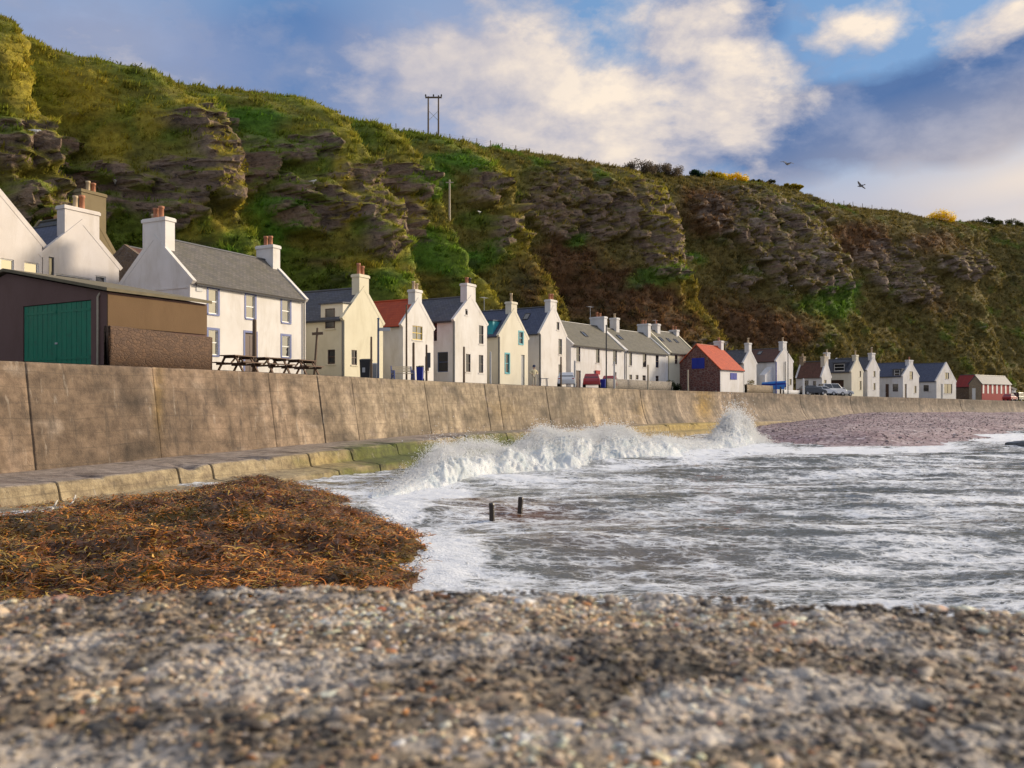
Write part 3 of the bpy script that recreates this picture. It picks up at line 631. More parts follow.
BROWN = [(600, 290, 95, 32), (720, 320, 90, 34), (560, 262, 45, 30), (700, 212, 40, 30), (860, 240, 45, 26), (770, 330, 60, 26), (540, 200, 50, 40, .5), (420, 275, 40, 14, .5), (660, 300, 80, 30), (950, 300, 70, 40, .5), (930, 245, 60, 24, .7), (330, 262, 60, 12, .6), (130, 130, 30, 22, .4)]
GOLD = [(62, 95, 75, 38), (25, 60, 42, 36), (110, 145, 26, 26), (225, 200, 16, 55), (205, 150, 14, 40), (412, 195, 12, 46), (190, 105, 34, 14, .7), (340, 200, 13, 55), (300, 130, 40, 12, .6), (360, 262, 30, 14, .7), (250, 235, 14, 22), (150, 120, 20, 30, .8), (500, 215, 10, 40, .5), (664, 225, 8, 40, .5), (190, 235, 20, 26, .6)]
n1 = fbm(S / 6, Z0 / 4.5, 9.2, 4); n2 = fbm(S / 2.2, Z0 / 1.8, 2.2, 3); n3 = fbm(S / 28, Z0 / 18, 5.5, 3)
rk = blob([(e[0], e[1], e[2] * 1.12, e[3] * 1.12) + tuple(e[4:]) for e in ROCK], PX, PY)
tone = 0.30 * sstep(.25, .6, ph) * wt
vert = fbm(S / 3.2, Z0 / 14, 6.6, 4)
rockw = sstep(0.36, 0.56, rk * (1.0 - .10 * sstep(560, 720, PX)) + tone * .5 + 0.46 * n1 + 0.20 * n2 + .34 * vert)
rockw *= sstep(0.06, .16, T) * (1 - sstep(.93, 1, T))
# rock gets ledges and cracks
led = fbm(S / 9 + 0.12 * Z0, Z0 / 1.7, 4.4, 4, ridge=True); crk = fbm(S / 2.6, Z0 / 3.5, 8.8, 4, ridge=True)
def blocks(su, zu, seed):
    i, j = np.floor(su).astype(int), np.floor(zu).astype(int); return (_perm[(_perm[(i + seed) & 255] + j * 7) & 255] / 255.0)
w1_ = fbm(S / 4, Z0 / 4, 33, 3); w2_ = fbm(S / 4, Z0 / 4, 44, 3)
jj = np.floor(Z0 / 3.3 + .9 * w2_ + .10 * S / 2.1)
blk = 2.0 * blocks(S / 3.6 + 1.0 * w1_ + .37 * jj, Z0 / 3.3 + .9 * w2_ + .10 * S / 2.1, 5) + .7 * blocks(S / 1.5 + .9 * w2_, Z0 / .95 + .8 * w1_ + .1 * S, 9) + .3 * blocks(S / .7 + w1_, Z0 / .5 + w2_, 3)
disp2 = rockw * (.25 * led + .7 * crk + 1.7 * vert + 1.15 * blk - .8) + (1 - rockw) * (0.40 * n2 + .55 * n1 + .95 * fbm(S / 2.3, Z0 / 13, 71, 4)) * bw
Xc, Yc = OFF(S, b0[None, :] + RUN * fr - disp - disp2)
_P = np.stack([Xc, Yc, Z0], -1); _n = np.cross(np.gradient(_P, axis=1), np.gradient(_P, axis=0)); _n /= np.linalg.norm(_n, axis=-1)[..., None] + 1e-9
nz_ = np.abs(_n[..., 2]); rockw = rockw * (1 - .92 * sstep(.38, .66, nz_ + .16 * n2 + .05 * fbm(S / .9, Z0 / .7, 3, 2)))
Zc = Z0 + bw * (0.5 * n1 + 0.3 * rockw * led) + 0.12 * n2 * (1 - bw)
Zc = np.where(T > 1.0, Zc + 0.0, Zc)
# ground colours with some sun and shade painted in: dry grass, green grass, bracken, rock
def L(c): return np.array(c)
g_gold, g_green, g_bright, g_olive, g_brown, g_dark = map(L, [(.225, .185, .024), (.072, .118, .014), (.052, .140, .014), (.115, .092, .028), (.105, .058, .028), (.032, .034, .014)])
r_dark, r_mid, r_pale = map(L, [(.095, .066, .050), (.235, .170, .125), (.40, .335, .27)])
def lerp(a, b, f): return a + (b - a) * f[..., None]
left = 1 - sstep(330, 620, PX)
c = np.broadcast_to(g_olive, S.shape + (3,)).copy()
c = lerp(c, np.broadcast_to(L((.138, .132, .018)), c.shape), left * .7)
c = lerp(c, np.broadcast_to(g_green, c.shape), sstep(-.05, .3, n1 + .35 * left - .12) * .7)
c = lerp(c, np.broadcast_to(g_brown, c.shape), sstep(.25, .75, blob(BROWN, PX, PY) + .35 * n3 + .25 * n1 - .1 * left))
c = lerp(c, np.broadcast_to(g_gold, c.shape), sstep(.25, .75, blob(GOLD, PX, PY) + .40 * n1 + .15 * n3))
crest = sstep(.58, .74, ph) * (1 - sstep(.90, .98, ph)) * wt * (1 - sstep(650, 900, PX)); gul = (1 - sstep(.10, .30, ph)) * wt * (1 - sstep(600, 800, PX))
c = lerp(c, np.broadcast_to(g_gold, c.shape), .75 * crest * sstep(-.3, .2, n1)); c = lerp(c, np.broadcast_to(g_green, c.shape), .6 * gul)  # dry crest grass, with sunlit crest and shaded gully tinted into the colour
c = lerp(c, np.broadcast_to(g_bright, c.shape), .70 * sstep(.25, .75, blob(GREEN, PX, PY) + .75 * n1 + .25 * n2 - .08))
c = lerp(c, np.broadcast_to(g_dark, c.shape), sstep(.10, .45, n2 + .6 * n3 - .05) * .6)
c = lerp(c, c * .55, sstep(.05, -.35, fbm(S / 1.1, Z0 / .9, 55, 3)))  # shade in the gaps between tufts put into the ground colour
rc = lerp(np.broadcast_to(r_dark, c.shape).copy(), np.broadcast_to(r_mid, c.shape), sstep(-.35, .45, crk + .4 * n2))
rc = lerp(rc, np.broadcast_to(r_pale, c.shape), sstep(.1, .7, n2 + .4 * n1 + .35 * sstep(500, 800, PX) - .15) * .7)
c = c * (1.58 - .28 * sstep(420, 760, PX))[..., None]; rc = rc * (.62 + .55 * blocks(S / 1.5 + .9 * w2_, Z0 / .95 + .8 * w1_ + .1 * S, 9))[..., None]; cg = c.copy()  # plant colours scaled up, less so towards the right
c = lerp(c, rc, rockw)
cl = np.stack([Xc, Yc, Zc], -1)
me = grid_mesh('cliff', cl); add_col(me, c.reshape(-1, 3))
a = me.attributes.new('rock', 'FLOAT', 'POINT'); a.data.foreach_set('value', rockw.astype(np.float32).ravel())
t = NT('cliff_ground'); v = t.geo()
f1 = t.noise(v, 1.6, 6, .65); f2 = t.noise(v, 7, 5, .7); vs = t.noise(t.geo((.8, .8, 1.5)), 1.1, 8, .68, .6)
col = t.mix(t.ramp(f1, [(.3, 0), (.7, 1)]), t.mix(1, t.attr('Col'), (.62, .62, .62), 'MULTIPLY'), t.mix(1, t.attr('Col'), (1.35, 1.3, 1.25), 'MULTIPLY'))
rk_ = t.attr('rock', 'Fac')
col = t.mix(t.math('MULTIPLY', rk_, t.ramp(vs, [(.36, .85), (.47, 0)])), col, (.028, .022, .022))
nb = t.bump(f2, .12, .8, t.bump(t.mix(rk_, f1, vs), .5, .8))
t.pbr(col, .93, nb, **{'Specular_IOR_Level': 0.2}); M['cliff'] = t.m
o = link('cliff', me, M['cliff'])
q_ = rockw[:-1, :-1].ravel(); me.polygons.foreach_set('use_smooth', (q_ < .45)); setp(o, 'steep grassy sea cliff with dark rock outcrops rising behind the village', 'cliff', kind='structure')

# ------------------------------------------------------------------ grass tufts and bracken on the cliff
R_, C_ = S.shape
vis = (PX > -120) & (PX < 1120) & (T < 1.03)
dist = np.hypot(Xc, Yc)
area = np.gradient(ss)[None, :] * 60 / 230.0
def sample_cliff(n, weight):
    w_ = (weight * area * vis)[:-2, :-2].ravel(); w_ = w_ / w_.sum()
    q = rng.choice(len(w_), n, p=w_); i, j = q // (C_ - 2), q % (C_ - 2)
    u, v = rng.random(n), rng.random(n)
    p = cl[i, j] * ((1 - u) * (1 - v))[:, None] + cl[i, j + 1] * (u * (1 - v))[:, None] + cl[i + 1, j] * ((1 - u) * v)[:, None] + cl[i + 1, j + 1] * (u * v)[:, None]
    return p, cg[i, j], i, j
def blades(p, colr, nb, h, w, lean, spread):
    n = len(p); N = n * nb
    c0 = np.repeat(p, nb, 0) + rng.normal(size=(N, 3)) * np.array([spread, spread, spread * .2])
    hh = np.repeat(h, nb) * rng.uniform(.6, 1.25, N); ww = np.repeat(w, nb) * rng.uniform(.6, 1.3, N)
    a = rng.uniform(0, 2 * np.pi, N); dirw = np.stack([np.cos(a), np.sin(a), np.zeros(N)], 1)
    b_ = rng.uniform(0, 2 * np.pi, N); ln = np.stack([np.cos(b_), np.sin(b_), np.zeros(N)], 1) * (rng.uniform(.1, 1, N) * lean * hh)[:, None]
    # downhill droop: towards the sea
    tip = c0 + ln + np.stack([hh * .30, -hh * .15, hh], 1)
    V = np.stack([c0 - dirw * ww[:, None], c0 + dirw * ww[:, None], tip], 1).reshape(-1, 3)
    Fc = np.arange(3 * N).reshape(N, 3)
    cc = np.repeat(colr, nb, 0) * rng.uniform(.8, 1.35, (N, 1)) * rng.uniform(.93, 1.08, (N, 3))
    return V, Fc, np.repeat(cc, 3, 0)
clump = fbm(S / 1.1, Z0 / .9, 55, 3)
gw = np.clip(1 - 1.15 * rockw, 0, 1) * (.12 + sstep(-.15, .35, clump)) * (1 / np.maximum(dist, 40)) ** .8
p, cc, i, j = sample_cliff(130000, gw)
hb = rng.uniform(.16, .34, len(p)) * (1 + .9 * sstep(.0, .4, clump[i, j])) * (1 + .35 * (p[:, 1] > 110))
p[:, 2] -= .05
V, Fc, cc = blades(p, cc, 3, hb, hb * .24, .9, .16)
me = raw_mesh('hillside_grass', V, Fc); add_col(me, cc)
t = NT('grass_blades'); d1 = t.n('ShaderNodeBsdfDiffuse'); d2 = t.n('ShaderNodeBsdfTranslucent'); ac = t.attr('Col'); t.put(d1.inputs[0], ac); t.put(d2.inputs[0], ac)
mx = t.n('ShaderNodeMixShader'); mx.inputs[0].default_value = .48; t.t.links.new(d1.outputs[0], mx.inputs[1]); t.t.links.new(d2.outputs[0], mx.inputs[2]); t.t.links.new(mx.outputs[0], t.out.inputs['Surface']); M['blade'] = t.m
o = link('hillside_grass', me, M['blade']); setp(o, 'tufts of dry and green grass and bracken covering the cliff', 'grass', kind='stuff')
# leafy scrub: clumps of small leaves
def leaf_cloud(centers, radii, nl, size, colr, flat=.7):
    n = len(centers); N = n * nl
    d = rng.normal(size=(N, 3)); d /= np.linalg.norm(d, axis=1)[:, None]
    rr = rng.random(N) ** .45
    C0 = np.repeat(centers, nl, 0); R0 = np.repeat(radii, nl)
    lump = 1 + .35 * pnoise(C0[:, 0] * 3 + d[:, 0] * 2.1, C0[:, 1] * 3 + d[:, 1] * 2.1, d[:, 2] * 2.1)
    pos = C0 + d * (rr * R0 * lump)[:, None] * np.array([1, 1, flat])
    a = rng.normal(size=(N, 3)); a /= np.linalg.norm(a, axis=1)[:, None]
    b = np.cross(a, rng.normal(size=(N, 3))); b /= np.linalg.norm(b, axis=1)[:, None]
    sz = (np.repeat(np.broadcast_to(size, (n,)), nl) * rng.uniform(.6, 1.4, N))[:, None]
    V = np.stack([pos - a * sz, pos + b * sz * .55, pos + a * sz, pos - b * sz * .55], 1).reshape(-1, 3)
    cc = np.repeat(np.broadcast_to(colr, (n, 3)), nl, 0) * rng.uniform(.55, 1.5, (N, 1))
    return V, np.arange(4 * N).reshape(N, 4), np.repeat(cc, 4, 0)
sw_ = np.clip(1 - rockw, 0, 1) * sstep(-.05, .3, n3 + .5 * n1 + .25 * sstep(450, 800, PX)) * (1 - .6 * sstep(.85, 1, T)) / np.maximum(dist, 50)
p, cc, i, j = sample_cliff(2200, sw_)
rr = rng.uniform(.35, 1.15, len(p)) ** 1.3
V, Fc, cc = leaf_cloud(p + np.array([0, 0, .1]), rr, 34, .13 + .06 * rr, np.clip(cc * .8 + np.array([.006, .008, .002]), 0, 1))
me = raw_mesh('hillside_scrub', V, Fc); add_col(me, cc)
o = link('hillside_scrub', me, M['blade']); setp(o, 'low dark scrub and bracken growing in patches on the cliff', 'scrub', kind='stuff')

# ------------------------------------------------------------------ skyline bushes, fence, poles
def rim(px, back=0.5):
    """a point on the cliff's top edge seen in picture column px"""
    i = int(np.argmin(np.abs(pxT - px) + 1e3 * (yt < 30))); x, y = OFF(ss[i], b0[i] + RUN + back)
    return Vector((float(x), float(y), float(ztop[i]))), ss[i]
def bush(name, px, w_px, h_px, colr, label, cat='bush', back=0.1, n=26, trunkc=(.05, .035, .02)):
    p, s = rim(px, back); p.z += .25; sc_ = p.y / F; w, h = w_px * sc_ / 2, h_px * sc_
    root = empty(name, p, 0, label, cat, 'bushes along the cliff top')
    cen = np.stack([rng.uniform(-w, w, n), rng.uniform(-1.2, 1.2, n), rng.uniform(-.25, .62, n)], 1)
    cen[:, 2] *= h * np.sqrt(np.clip(1 - (cen[:, 0] / (w * 1.05)) ** 2, .1, 1))
    V, Fc, cc = leaf_cloud(cen, rng.uniform(.35, .6, n) * h, 170, .15, np.array(colr), .8)
    me = raw_mesh('foliage', V, Fc); add_col(me, cc); link('foliage', me, M['blade'], root)
    mb = MB()
    for q in range(7):
        x = rng.uniform(-w * .7, w * .7); mb.tube((x, 0, -.6), (x + rng.uniform(-.4, .4), rng.uniform(-.4, .4), h * .6), .07, .03, 5)
    mb.build('stem', M['wood'], root); return root
bush('thicket', 638, 30, 13, (.14, .11, .075), 'taller left end of the grey brown thicket on the skyline')
bush('thicket', 663, 38, 11, (.16, .125, .085), 'lower grey brown thicket on the skyline left of the dark green bush', n=30)
bush('bush', 697, 12, 10, (.018, .042, .022), 'small dark green bush on the skyline beside the yellow gorse')
bush('gorse_bush', 713, 24, 9, (.36, .27, .015), 'olive gorse bush with few yellow flowers on the skyline')
bush('gorse_bush', 732, 26, 9, (.78, .54, .01), 'bright yellow flowering gorse in the middle of the skyline')
bush('gorse_bush', 790, 22, 4, (.34, .26, .015), 'thin patch of gorse on the skyline above the grey rock face')
bush('gorse_bush', 941, 26, 10, (.80, .55, .01), 'yellow flowering gorse on the far right skyline')
for px_, w_, h_ in ((760, 30, 4), (985, 30, 6), (1012, 34, 6)):
    bush('bush', px_, w_, h_, (.06, .062, .02), {760: 'low olive bush on the skyline right of the yellow gorse', 985: 'rounded olive bush on the skyline right of the far gorse', 1012: 'olive bush on the skyline at the right edge'}[px_])
def fence(px0, px1, step, label):
    p0, _ = rim(px0); root = empty('fence', p0, 0, label, 'fence')
    pts = [rim(q, 1.2)[0] for q in np.arange(px0, px1, step)]
    for q in pts:
        mb = MB(); h = 1.75 * rng.uniform(.9, 1.15); mb.tube(q - p0 + Vector((0, 0, -.6)), q - p0 + Vector((rng.uniform(-.08, .08), 0, h)), .075, .07, 6)
        mb.build('post', M['wood'], root)
    mb = MB()
    for a, b in zip(pts[:-1], pts[1:]):
        for hz in (.9, 1.25, 1.55): mb.tube(a - p0 + Vector((0, 0, hz)), b - p0 + Vector((0, 0, hz)), .012, n=4, cap=False)
    mb.build('wire', M['iron'], root)
fence(283, 628, 13.2, 'post and wire fence along the grassy cliff top')
fence(838, 905, 9.5, 'far short run of fence posts on the right skyline')
p, _ = rim(436.5, .8)
k_ = p.y / F
root = empty('power_pole', p, 0, 'twin wooden power pole with a crossarm on the cliff top', 'power pole')
for dx, h in ((-5.0, 44), (5.2, 45)):
    MB_ = MB(); MB_.tube((dx * k_, 0, -1.0), (dx * k_, 0, h * k_), .16, .12, 8); MB_.build('pole', M['wood'], root)
mb = MB(); mb.bar((-8 * k_, 0, 43 * k_), (8.5 * k_, 0, 43 * k_), .2, .24); mb.build('crossarm', M['wood'], root)
mb = MB(); mb.bar((-5 * k_, .1, 30 * k_), (5.2 * k_, .1, 20 * k_), .06, .06); mb.bar((-5 * k_, .16, 20 * k_), (5.2 * k_, .16, 30 * k_), .06, .06); mb.build('brace', M['galv'], root)
for dx in (-7.6, .2, 8.1):
    mb = MB(); mb.lathe([(.05, 0), (.05, .12), (.16, .14), (.07, .24), (.16, .27), (.06, .38), (.13, .41), (.0, .5)], (dx * k_, 0, 43.5 * k_), 8); mb.build('insulator', M['iron'], root)
def cliff_point(px, py):
    d = (PX_ - px) ** 2 + (PY_ - py) ** 2 + 1e4 * (T > 1.0); i = np.unravel_index(np.argmin(d + .02 * dist), d.shape); return Vector(cl[i])
PX_, PY_ = project(Xc, Yc, Zc)
p = cliff_point(449, 222); h = 42 * p.y / F
root = empty('utility_pole', p, 0, 'single pale pole standing on the green slope below the skyline', 'utility pole')
mb = MB(); mb.tube((0, 0, -1), (0, 0, h), .16, .11, 8); mb.build('pole', M['pale_wood'], root)
mb = MB(); mb.bar((-.5, 0, h - .35), (.5, 0, h - .35), .1, .12); mb.build('crossarm', M['pale_wood'], root)

# gulls
def gull_mesh(fly):
    mb = MB(); B = [(-.28, .02, .03), (-.16, .07, .03), (0, .10, .0), (.14, .08, .01), (.22, .055, .05), (.28, .05, .07), (.33, .015, .06), (.38, .006, .05)]
    n = 8
    for (x0, r0, z0), (x1, r1, z1) in zip(B[:-1], B[1:]):
        for i in range(n):
            a0, a1 = 2 * math.pi * i / n, 2 * math.pi * (i + 1) / n
            mb.face([(x, r * math.cos(a), z + r * math.sin(a)) for x, r, z, a in ((x0, r0, z0, a0), (x0, r0, z0, a1), (x1, r1, z1, a1), (x1, r1, z1, a0))])
    for sg in (-1, 1):
        if fly: pts = [[(.14, .06 * sg, .04), (.16, .35 * sg, .17), (-.02, .72 * sg, .08)], [(-.10, .06 * sg, .03), (-.04, .36 * sg, .15), (-.10, .70 * sg, .07)]]
        else: pts = [[(.12, .09 * sg, .05), (-.05, .105 * sg, .03), (-.36, .03 * sg, .02)], [(.10, .07 * sg, -.04), (-.08, .085 * sg, -.03), (-.34, .03 * sg, .0)]]
        for q in range(2): mb.hexa([Vector(pts[0][q]), Vector(pts[1][q]), Vector(pts[1][q + 1]), Vector(pts[0][q + 1]), Vector(pts[0][q]) + Vector((0, 0, .02)), Vector(pts[1][q]) + Vector((0, 0, .02)), Vector(pts[1][q + 1]) + Vector((0, 0, .02)), Vector(pts[0][q + 1]) + Vector((0, 0, .02))], 1)
    mb.hexa([(-.26, -.05, .02), (-.26, .05, .02), (-.42, .08, .02), (-.42, -.08, .02), (-.26, -.05, .04), (-.26, .05, .04), (-.42, .08, .035), (-.42, -.08, .035)])
    if not fly:
        for sg in (-.03, .03): mb.tube((.02, sg, -.2), (.02, sg, -.05), .01, n=4)
    me = mb.mesh('gull'); mb.weld(me); return me
M['gull'] = plain('gull_white', (.72, .72, .72), .7, .1); M['gullgrey'] = plain('gull_grey', (.16, .165, .18), .7, .1)
for px, py, Y, rz, lb in ((787, 164, 70, .6, 'dark gull flying above the middle of the skyline'), (861, 186, 80, 2.3, 'gull flying low above the right skyline')):
    o = link('gull', gull_mesh(True), [M['gullgrey'], M['gullgrey']]); o.location = ((px - CX) / F * Y, Y, zpix(py, Y)); o.rotation_euler = (.35, .1, rz); setp(o, lb, 'bird', 'gulls')
for px, py, rz, lb in ((34, 134, .3, 'white gull perched on the rocks at the far left'), (111, 186, 2, 'white gull perched on rock above the mossy chimney'), (311, 184, -.4, 'white gull perched on the middle dark crag'), (477, 214, 1, 'white gull perched on the pale crag right of the single pole'), (788, 288, .2, 'white gull perched above the bright green gully on the right')):
    p = cliff_point(px, py); o = link('gull', gull_mesh(False), [M['gull'], M['gull']]); o.location = p + Vector((.3, -.35, .22)); o.rotation_euler = (0, 0, rz); o.scale = (1.3,) * 3; setp(o, lb, 'bird', 'gulls')

# ================================================================== STREET
sg = np.arange(6, SMAX - 6, 1.5); dd = np.array([.5, 2, 4, 7, 12, 20, 24, 34.0])
Ss, Dd = np.meshgrid(sg, dd); Dd = np.minimum(Dd, base_off(Ss) + 1.5); x, y = OFF(Ss, Dd)
me = grid_mesh('street', np.stack([x, y, zst(Ss, Dd)], -1))
t = NT('asphalt'); v = t.geo(); n = t.noise(v, 30, 3); n2 = t.noise(v, .5, 5, .6)
t.pbr(t.mix(n2, (.05, .05, .05), (.10, .095, .085)), .9, t.bump(n, .01)); o = link('street', me, t.m); setp(o, kind='structure')
# ================================================================== SEA WALL
def zl(s):   # level of the concrete apron at the wall foot
    q = [s_at(p) for p in (-300, 0, 200, 300, 430, 700, 900)]
    return np.interp(s, q, [.7, .74, .98, 1.12, 1.28, 1.2, 1.0])
JOINTS = [-110, 25, 152, 268, 317, 351, 424, 484, 497, 545, 580, 640, 676, 735, 800, 850, 905, 960]
js = np.array([s_at(p) for p in JOINTS])
cols = np.concatenate([np.arange(8, s_at(1180), .22)] + [np.array([-.05, -.025, 0, .025, .05]) + q for q in js]); cols = np.unique(np.round(cols, 3))
groove = np.exp(-(np.min(np.abs(cols[:, None] - js[None]), 1) / .022) ** 2)
prof = [(.6, 0.0), (.3, .004), (.05, .0), (.0, -.02)] + [(None, f) for f in np.linspace(.02, 1.15, 26)]
Sx = cols; Px = np.zeros((len(prof), len(cols), 3)); wf = np.zeros((len(prof), len(cols)))
curv = sstep(s_at(560), s_at(720), Sx)
pid = np.searchsorted(js, cols); prand = np.random.default_rng(9).normal(size=len(js) + 2)
for r, (d, f) in enumerate(prof):
    H = EYE + Wh(Sx); zb_ = zl(Sx)
    if d is not None: dz = f; dcol = np.full(len(Sx), d); z = H + dz; wf[r] = 0
    else:
        z = H + (zb_ - H) * f - .02 * (1 - f)
        dcol = -(.62 * f * (1 - curv) + curv * (.1 * f + 1.25 * f ** 2.6)) ; wf[r] = f
    dcol = dcol + (wf[r] > 0) * (.03 * fbm(Sx / .9, z / .7, 1.0, 4) + .035 * prand[pid] * .6) + groove * .05 * (wf[r] > 0)
    z = z - groove * .03 * (wf[r] == 0) + (wf[r] == 0) * .02 * fbm(Sx / .7, d or 0, 3, 3)
    x, y = OFF(Sx, dcol); Px[r] = np.stack([x, y, z], -1)
qx, qy = project(Px[..., 0], Px[..., 1], Px[..., 2])
base = lerp(np.broadcast_to(L((.255, .185, .125)), qx.shape + (3,)).copy(), np.broadcast_to(L((.33, .27, .185)), qx.shape + (3,)), sstep(230, 430, qx))
base = lerp(base, np.broadcast_to(L((.21, .165, .12)), base.shape), sstep(560, 700, qx) * .8)
base = lerp(base, np.broadcast_to(L((.30, .19, .03)), base.shape), blob([(704, 405, 9, 16), (640, 410, 7, 10, .4), (500, 410, 20, 10, .3), (158, 400, 5, 40, .6)], qx, qy))
base = base * (1 + .13 * prand[pid])[None, :, None] * (1 - .55 * groove)[None, :, None]
sx_ = np.broadcast_to(Sx, qx.shape)
stain = fbm(sx_ / 1.3, wf * .5, 2.0, 4); blot = fbm(sx_ / 2.5, wf * 2.5, 6.0, 4)
big_ = fbm(sx_ / 5.5, wf * 1.6, 16.0, 4); base = lerp(base, base * .50, sstep(.0, .40, blot)); base = lerp(base, base * .58, sstep(.0, .35, big_) * .8); base = lerp(base, base * 1.7 + .05, sstep(.08, .34, stain) * .7); base = lerp(base, base * .4, sstep(.12, .4, fbm(sx_ / .5, wf * .35, 22.0, 3)) * .55)
pale = fbm(sx_ / 1.8, wf * 6.0, 11.0, 4)
base = lerp(base, np.broadcast_to(L((.36, .30, .24)), base.shape), sstep(.24, .42, pale) * .7)
me = grid_mesh('sea_wall', Px); add_col(me, np.clip(base, 0, 1).reshape(-1, 3))
t = NT('old_concrete'); v = t.geo(); n = t.noise(v, 2.2, 7, .7); n2 = t.noise(v, 18, 4, .65); n3 = t.noise(t.geo((.35, .35, 5)), 1.0, 6, .7)
col = t.mix(t.ramp(n, [(.35, 0), (.68, 1)]), t.mix(1, t.attr('Col'), (.55, .5, .47), 'MULTIPLY'), t.mix(1, t.attr('Col'), (1.3, 1.25, 1.2), 'MULTIPLY'))
col = t.mix(t.math('MULTIPLY', t.ramp(n3, [(.55, 0), (.7, 1)]), .35), col, (.05, .035, .025))
col = t.mix(t.math('MULTIPLY', n2, .35), col, (.03, .025, .02))
sp = t.n('ShaderNodeSeparateXYZ'); t.put(sp.inputs[0], t.geo()); zz = t.math('ADD', t.math('MULTIPLY', sp.outputs[2], 1.7), t.math('MULTIPLY', t.noise(t.geo((.3, .3, .3)), 1.0, 2), .6))
ln = t.ramp(t.math('FRACT', zz), [(.0, 1.0), (.05, .0), (.95, .0), (1.0, 1.0)]); ln = t.math('MULTIPLY', ln, t.ramp(n, [(.4, .15), (.62, .8)]))
drip = t.ramp(t.noise(t.geo((3.2, 3.2, .22)), 1.0, 6, .72), [(.54, 0), (.66, 1)]); col = t.mix(t.math('MULTIPLY', drip, .5), col, (.045, .034, .026)); lime = t.ramp(t.noise(t.geo((4.2, 4.2, .3)), .8, 6, .7), [(.60, 0), (.70, 1)]); col = t.mix(t.math('MULTIPLY', lime, .45), col, (.44, .39, .32))
col = t.mix(t.math('MULTIPLY', ln, .6), col, (.03, .024, .018))
t.pbr(col, .85, t.bump(ln, .02, -.8, t.bump(n2, .02, .8, t.bump(n, .06, .7)))); M['conc'] = t.m
root = empty('sea_wall', (0, 0, 0), 0, 'long stained concrete sea wall holding up the village street', 'sea wall')
link('wall_face', me, M['conc'], root, smooth=True)

# concrete apron at the foot of the wall: upper ledge, front face, lower step
lj = np.array([s_at(p, -4.0) for p in (40, 165, 200, 300, 345, 395, 450, 520, 610, 680)])
cols = np.unique(np.round(np.concatenate([np.arange(8, s_at(775), .2)] + [np.array([-.06, -.03, 0, .03, .06]) + q for q in lj]), 3))
groove = np.exp(-(np.min(np.abs(cols[:, None] - lj[None]), 1) / .03) ** 2)
prof = [(-.40, .05), (-.6, .04), (-.9, .05), (-1.3, .03), (-1.8, .03), (-2.2, .0), (-2.5, .0), (-2.62, -.04), (-2.68, -.15), (-2.72, -.3), (-2.76, -.45), (-2.80, -.58), (-2.9, -.63), (-3.5, -.66), (-4.2, -.70), (-4.42, -.76), (-4.5, -1.1), (-4.58, -1.7), (-4.6, -2.4)]
P2 = np.zeros((len(prof), len(cols), 3)); kind_ = np.zeros((len(prof), len(cols)))
edge_n = fbm(cols / 3.0, 0, 5, 4); chip = sstep(.15, .5, fbm(cols / 1.1, 3.3, 1.0, 4))
for r, (d, z) in enumerate(prof):
    e = 1 if -3 < d < -1.9 else .3
    zz = zl(cols) + z + .05 * fbm(cols / 1.5, d * 1.2, 2, 4) - (.20 * chip if r in (5, 6, 7) else 0) - .06 * groove * (r > 4)
    wide = np.interp(cols, [s_at(q) for q in (-200, 100, 320, 450, 560)], [2.1, 2.1, 1.6, .3, .1])
    dd_ = d - wide * np.interp(-d, [.6, 2.5, 4.3], [0, 1, 1]) + .16 * edge_n * (r > 4) + .10 * chip * (r in (6, 7, 8)) + .05 * fbm(cols / .6, zz, 4, 3) * (r > 5) + .06 * groove
    x, y = OFF(cols, dd_); P2[r] = np.stack([x, y, zz], -1); kind_[r] = r
qx, qy = project(P2[..., 0], P2[..., 1], P2[..., 2]); sx_ = np.broadcast_to(cols, qx.shape)
b_ = np.broadcast_to(L((.40, .33, .20)), qx.shape + (3,)).copy()
b_ = lerp(b_, np.broadcast_to(L((.34, .29, .25)), b_.shape), (kind_ < 7) * 1.0)
b_ = lerp(b_, np.broadcast_to(L((.16, .12, .10)), b_.shape), sstep(.0, .4, fbm(sx_ / 1.6, kind_ * .35, 3, 4)) * np.where(kind_ < 7, .8, .45))
moss = sstep(.2, .6, blob([(405, 455, 70, 14), (450, 462, 50, 16), (380, 478, 60, 9, .8), (350, 470, 30, 8, .5), (300, 462, 26, 8, .35), (500, 450, 60, 20, .8)], qx, qy) + .35 * fbm(sx_ / 1.2, kind_ * .5, 1, 4))
b_ = lerp(b_, np.broadcast_to(L((.10, .125, .015)), b_.shape), moss)
b_ = lerp(b_, np.broadcast_to(L((.42, .31, .05)), b_.shape), blob([(690, 425, 50, 10, .8), (330, 462, 40, 12, .45), (390, 480, 40, 10, .5)], qx, qy) * (1 - moss * .6))
b_ = lerp(b_, b_ * .3, np.clip(groove, 0, 1)[None] * np.ones_like(qx))
me = grid_mesh('concrete_apron', P2); add_col(me, np.clip(b_, 0, 1).reshape(-1, 3))
o = link('concrete_apron', me, M['conc'], smooth=True); setp(o, 'pale stepped concrete apron with green weed along the foot of the sea wall', 'apron')
o.data.polygons.foreach_set('use_smooth', np.zeros(len(o.data.polygons), bool))

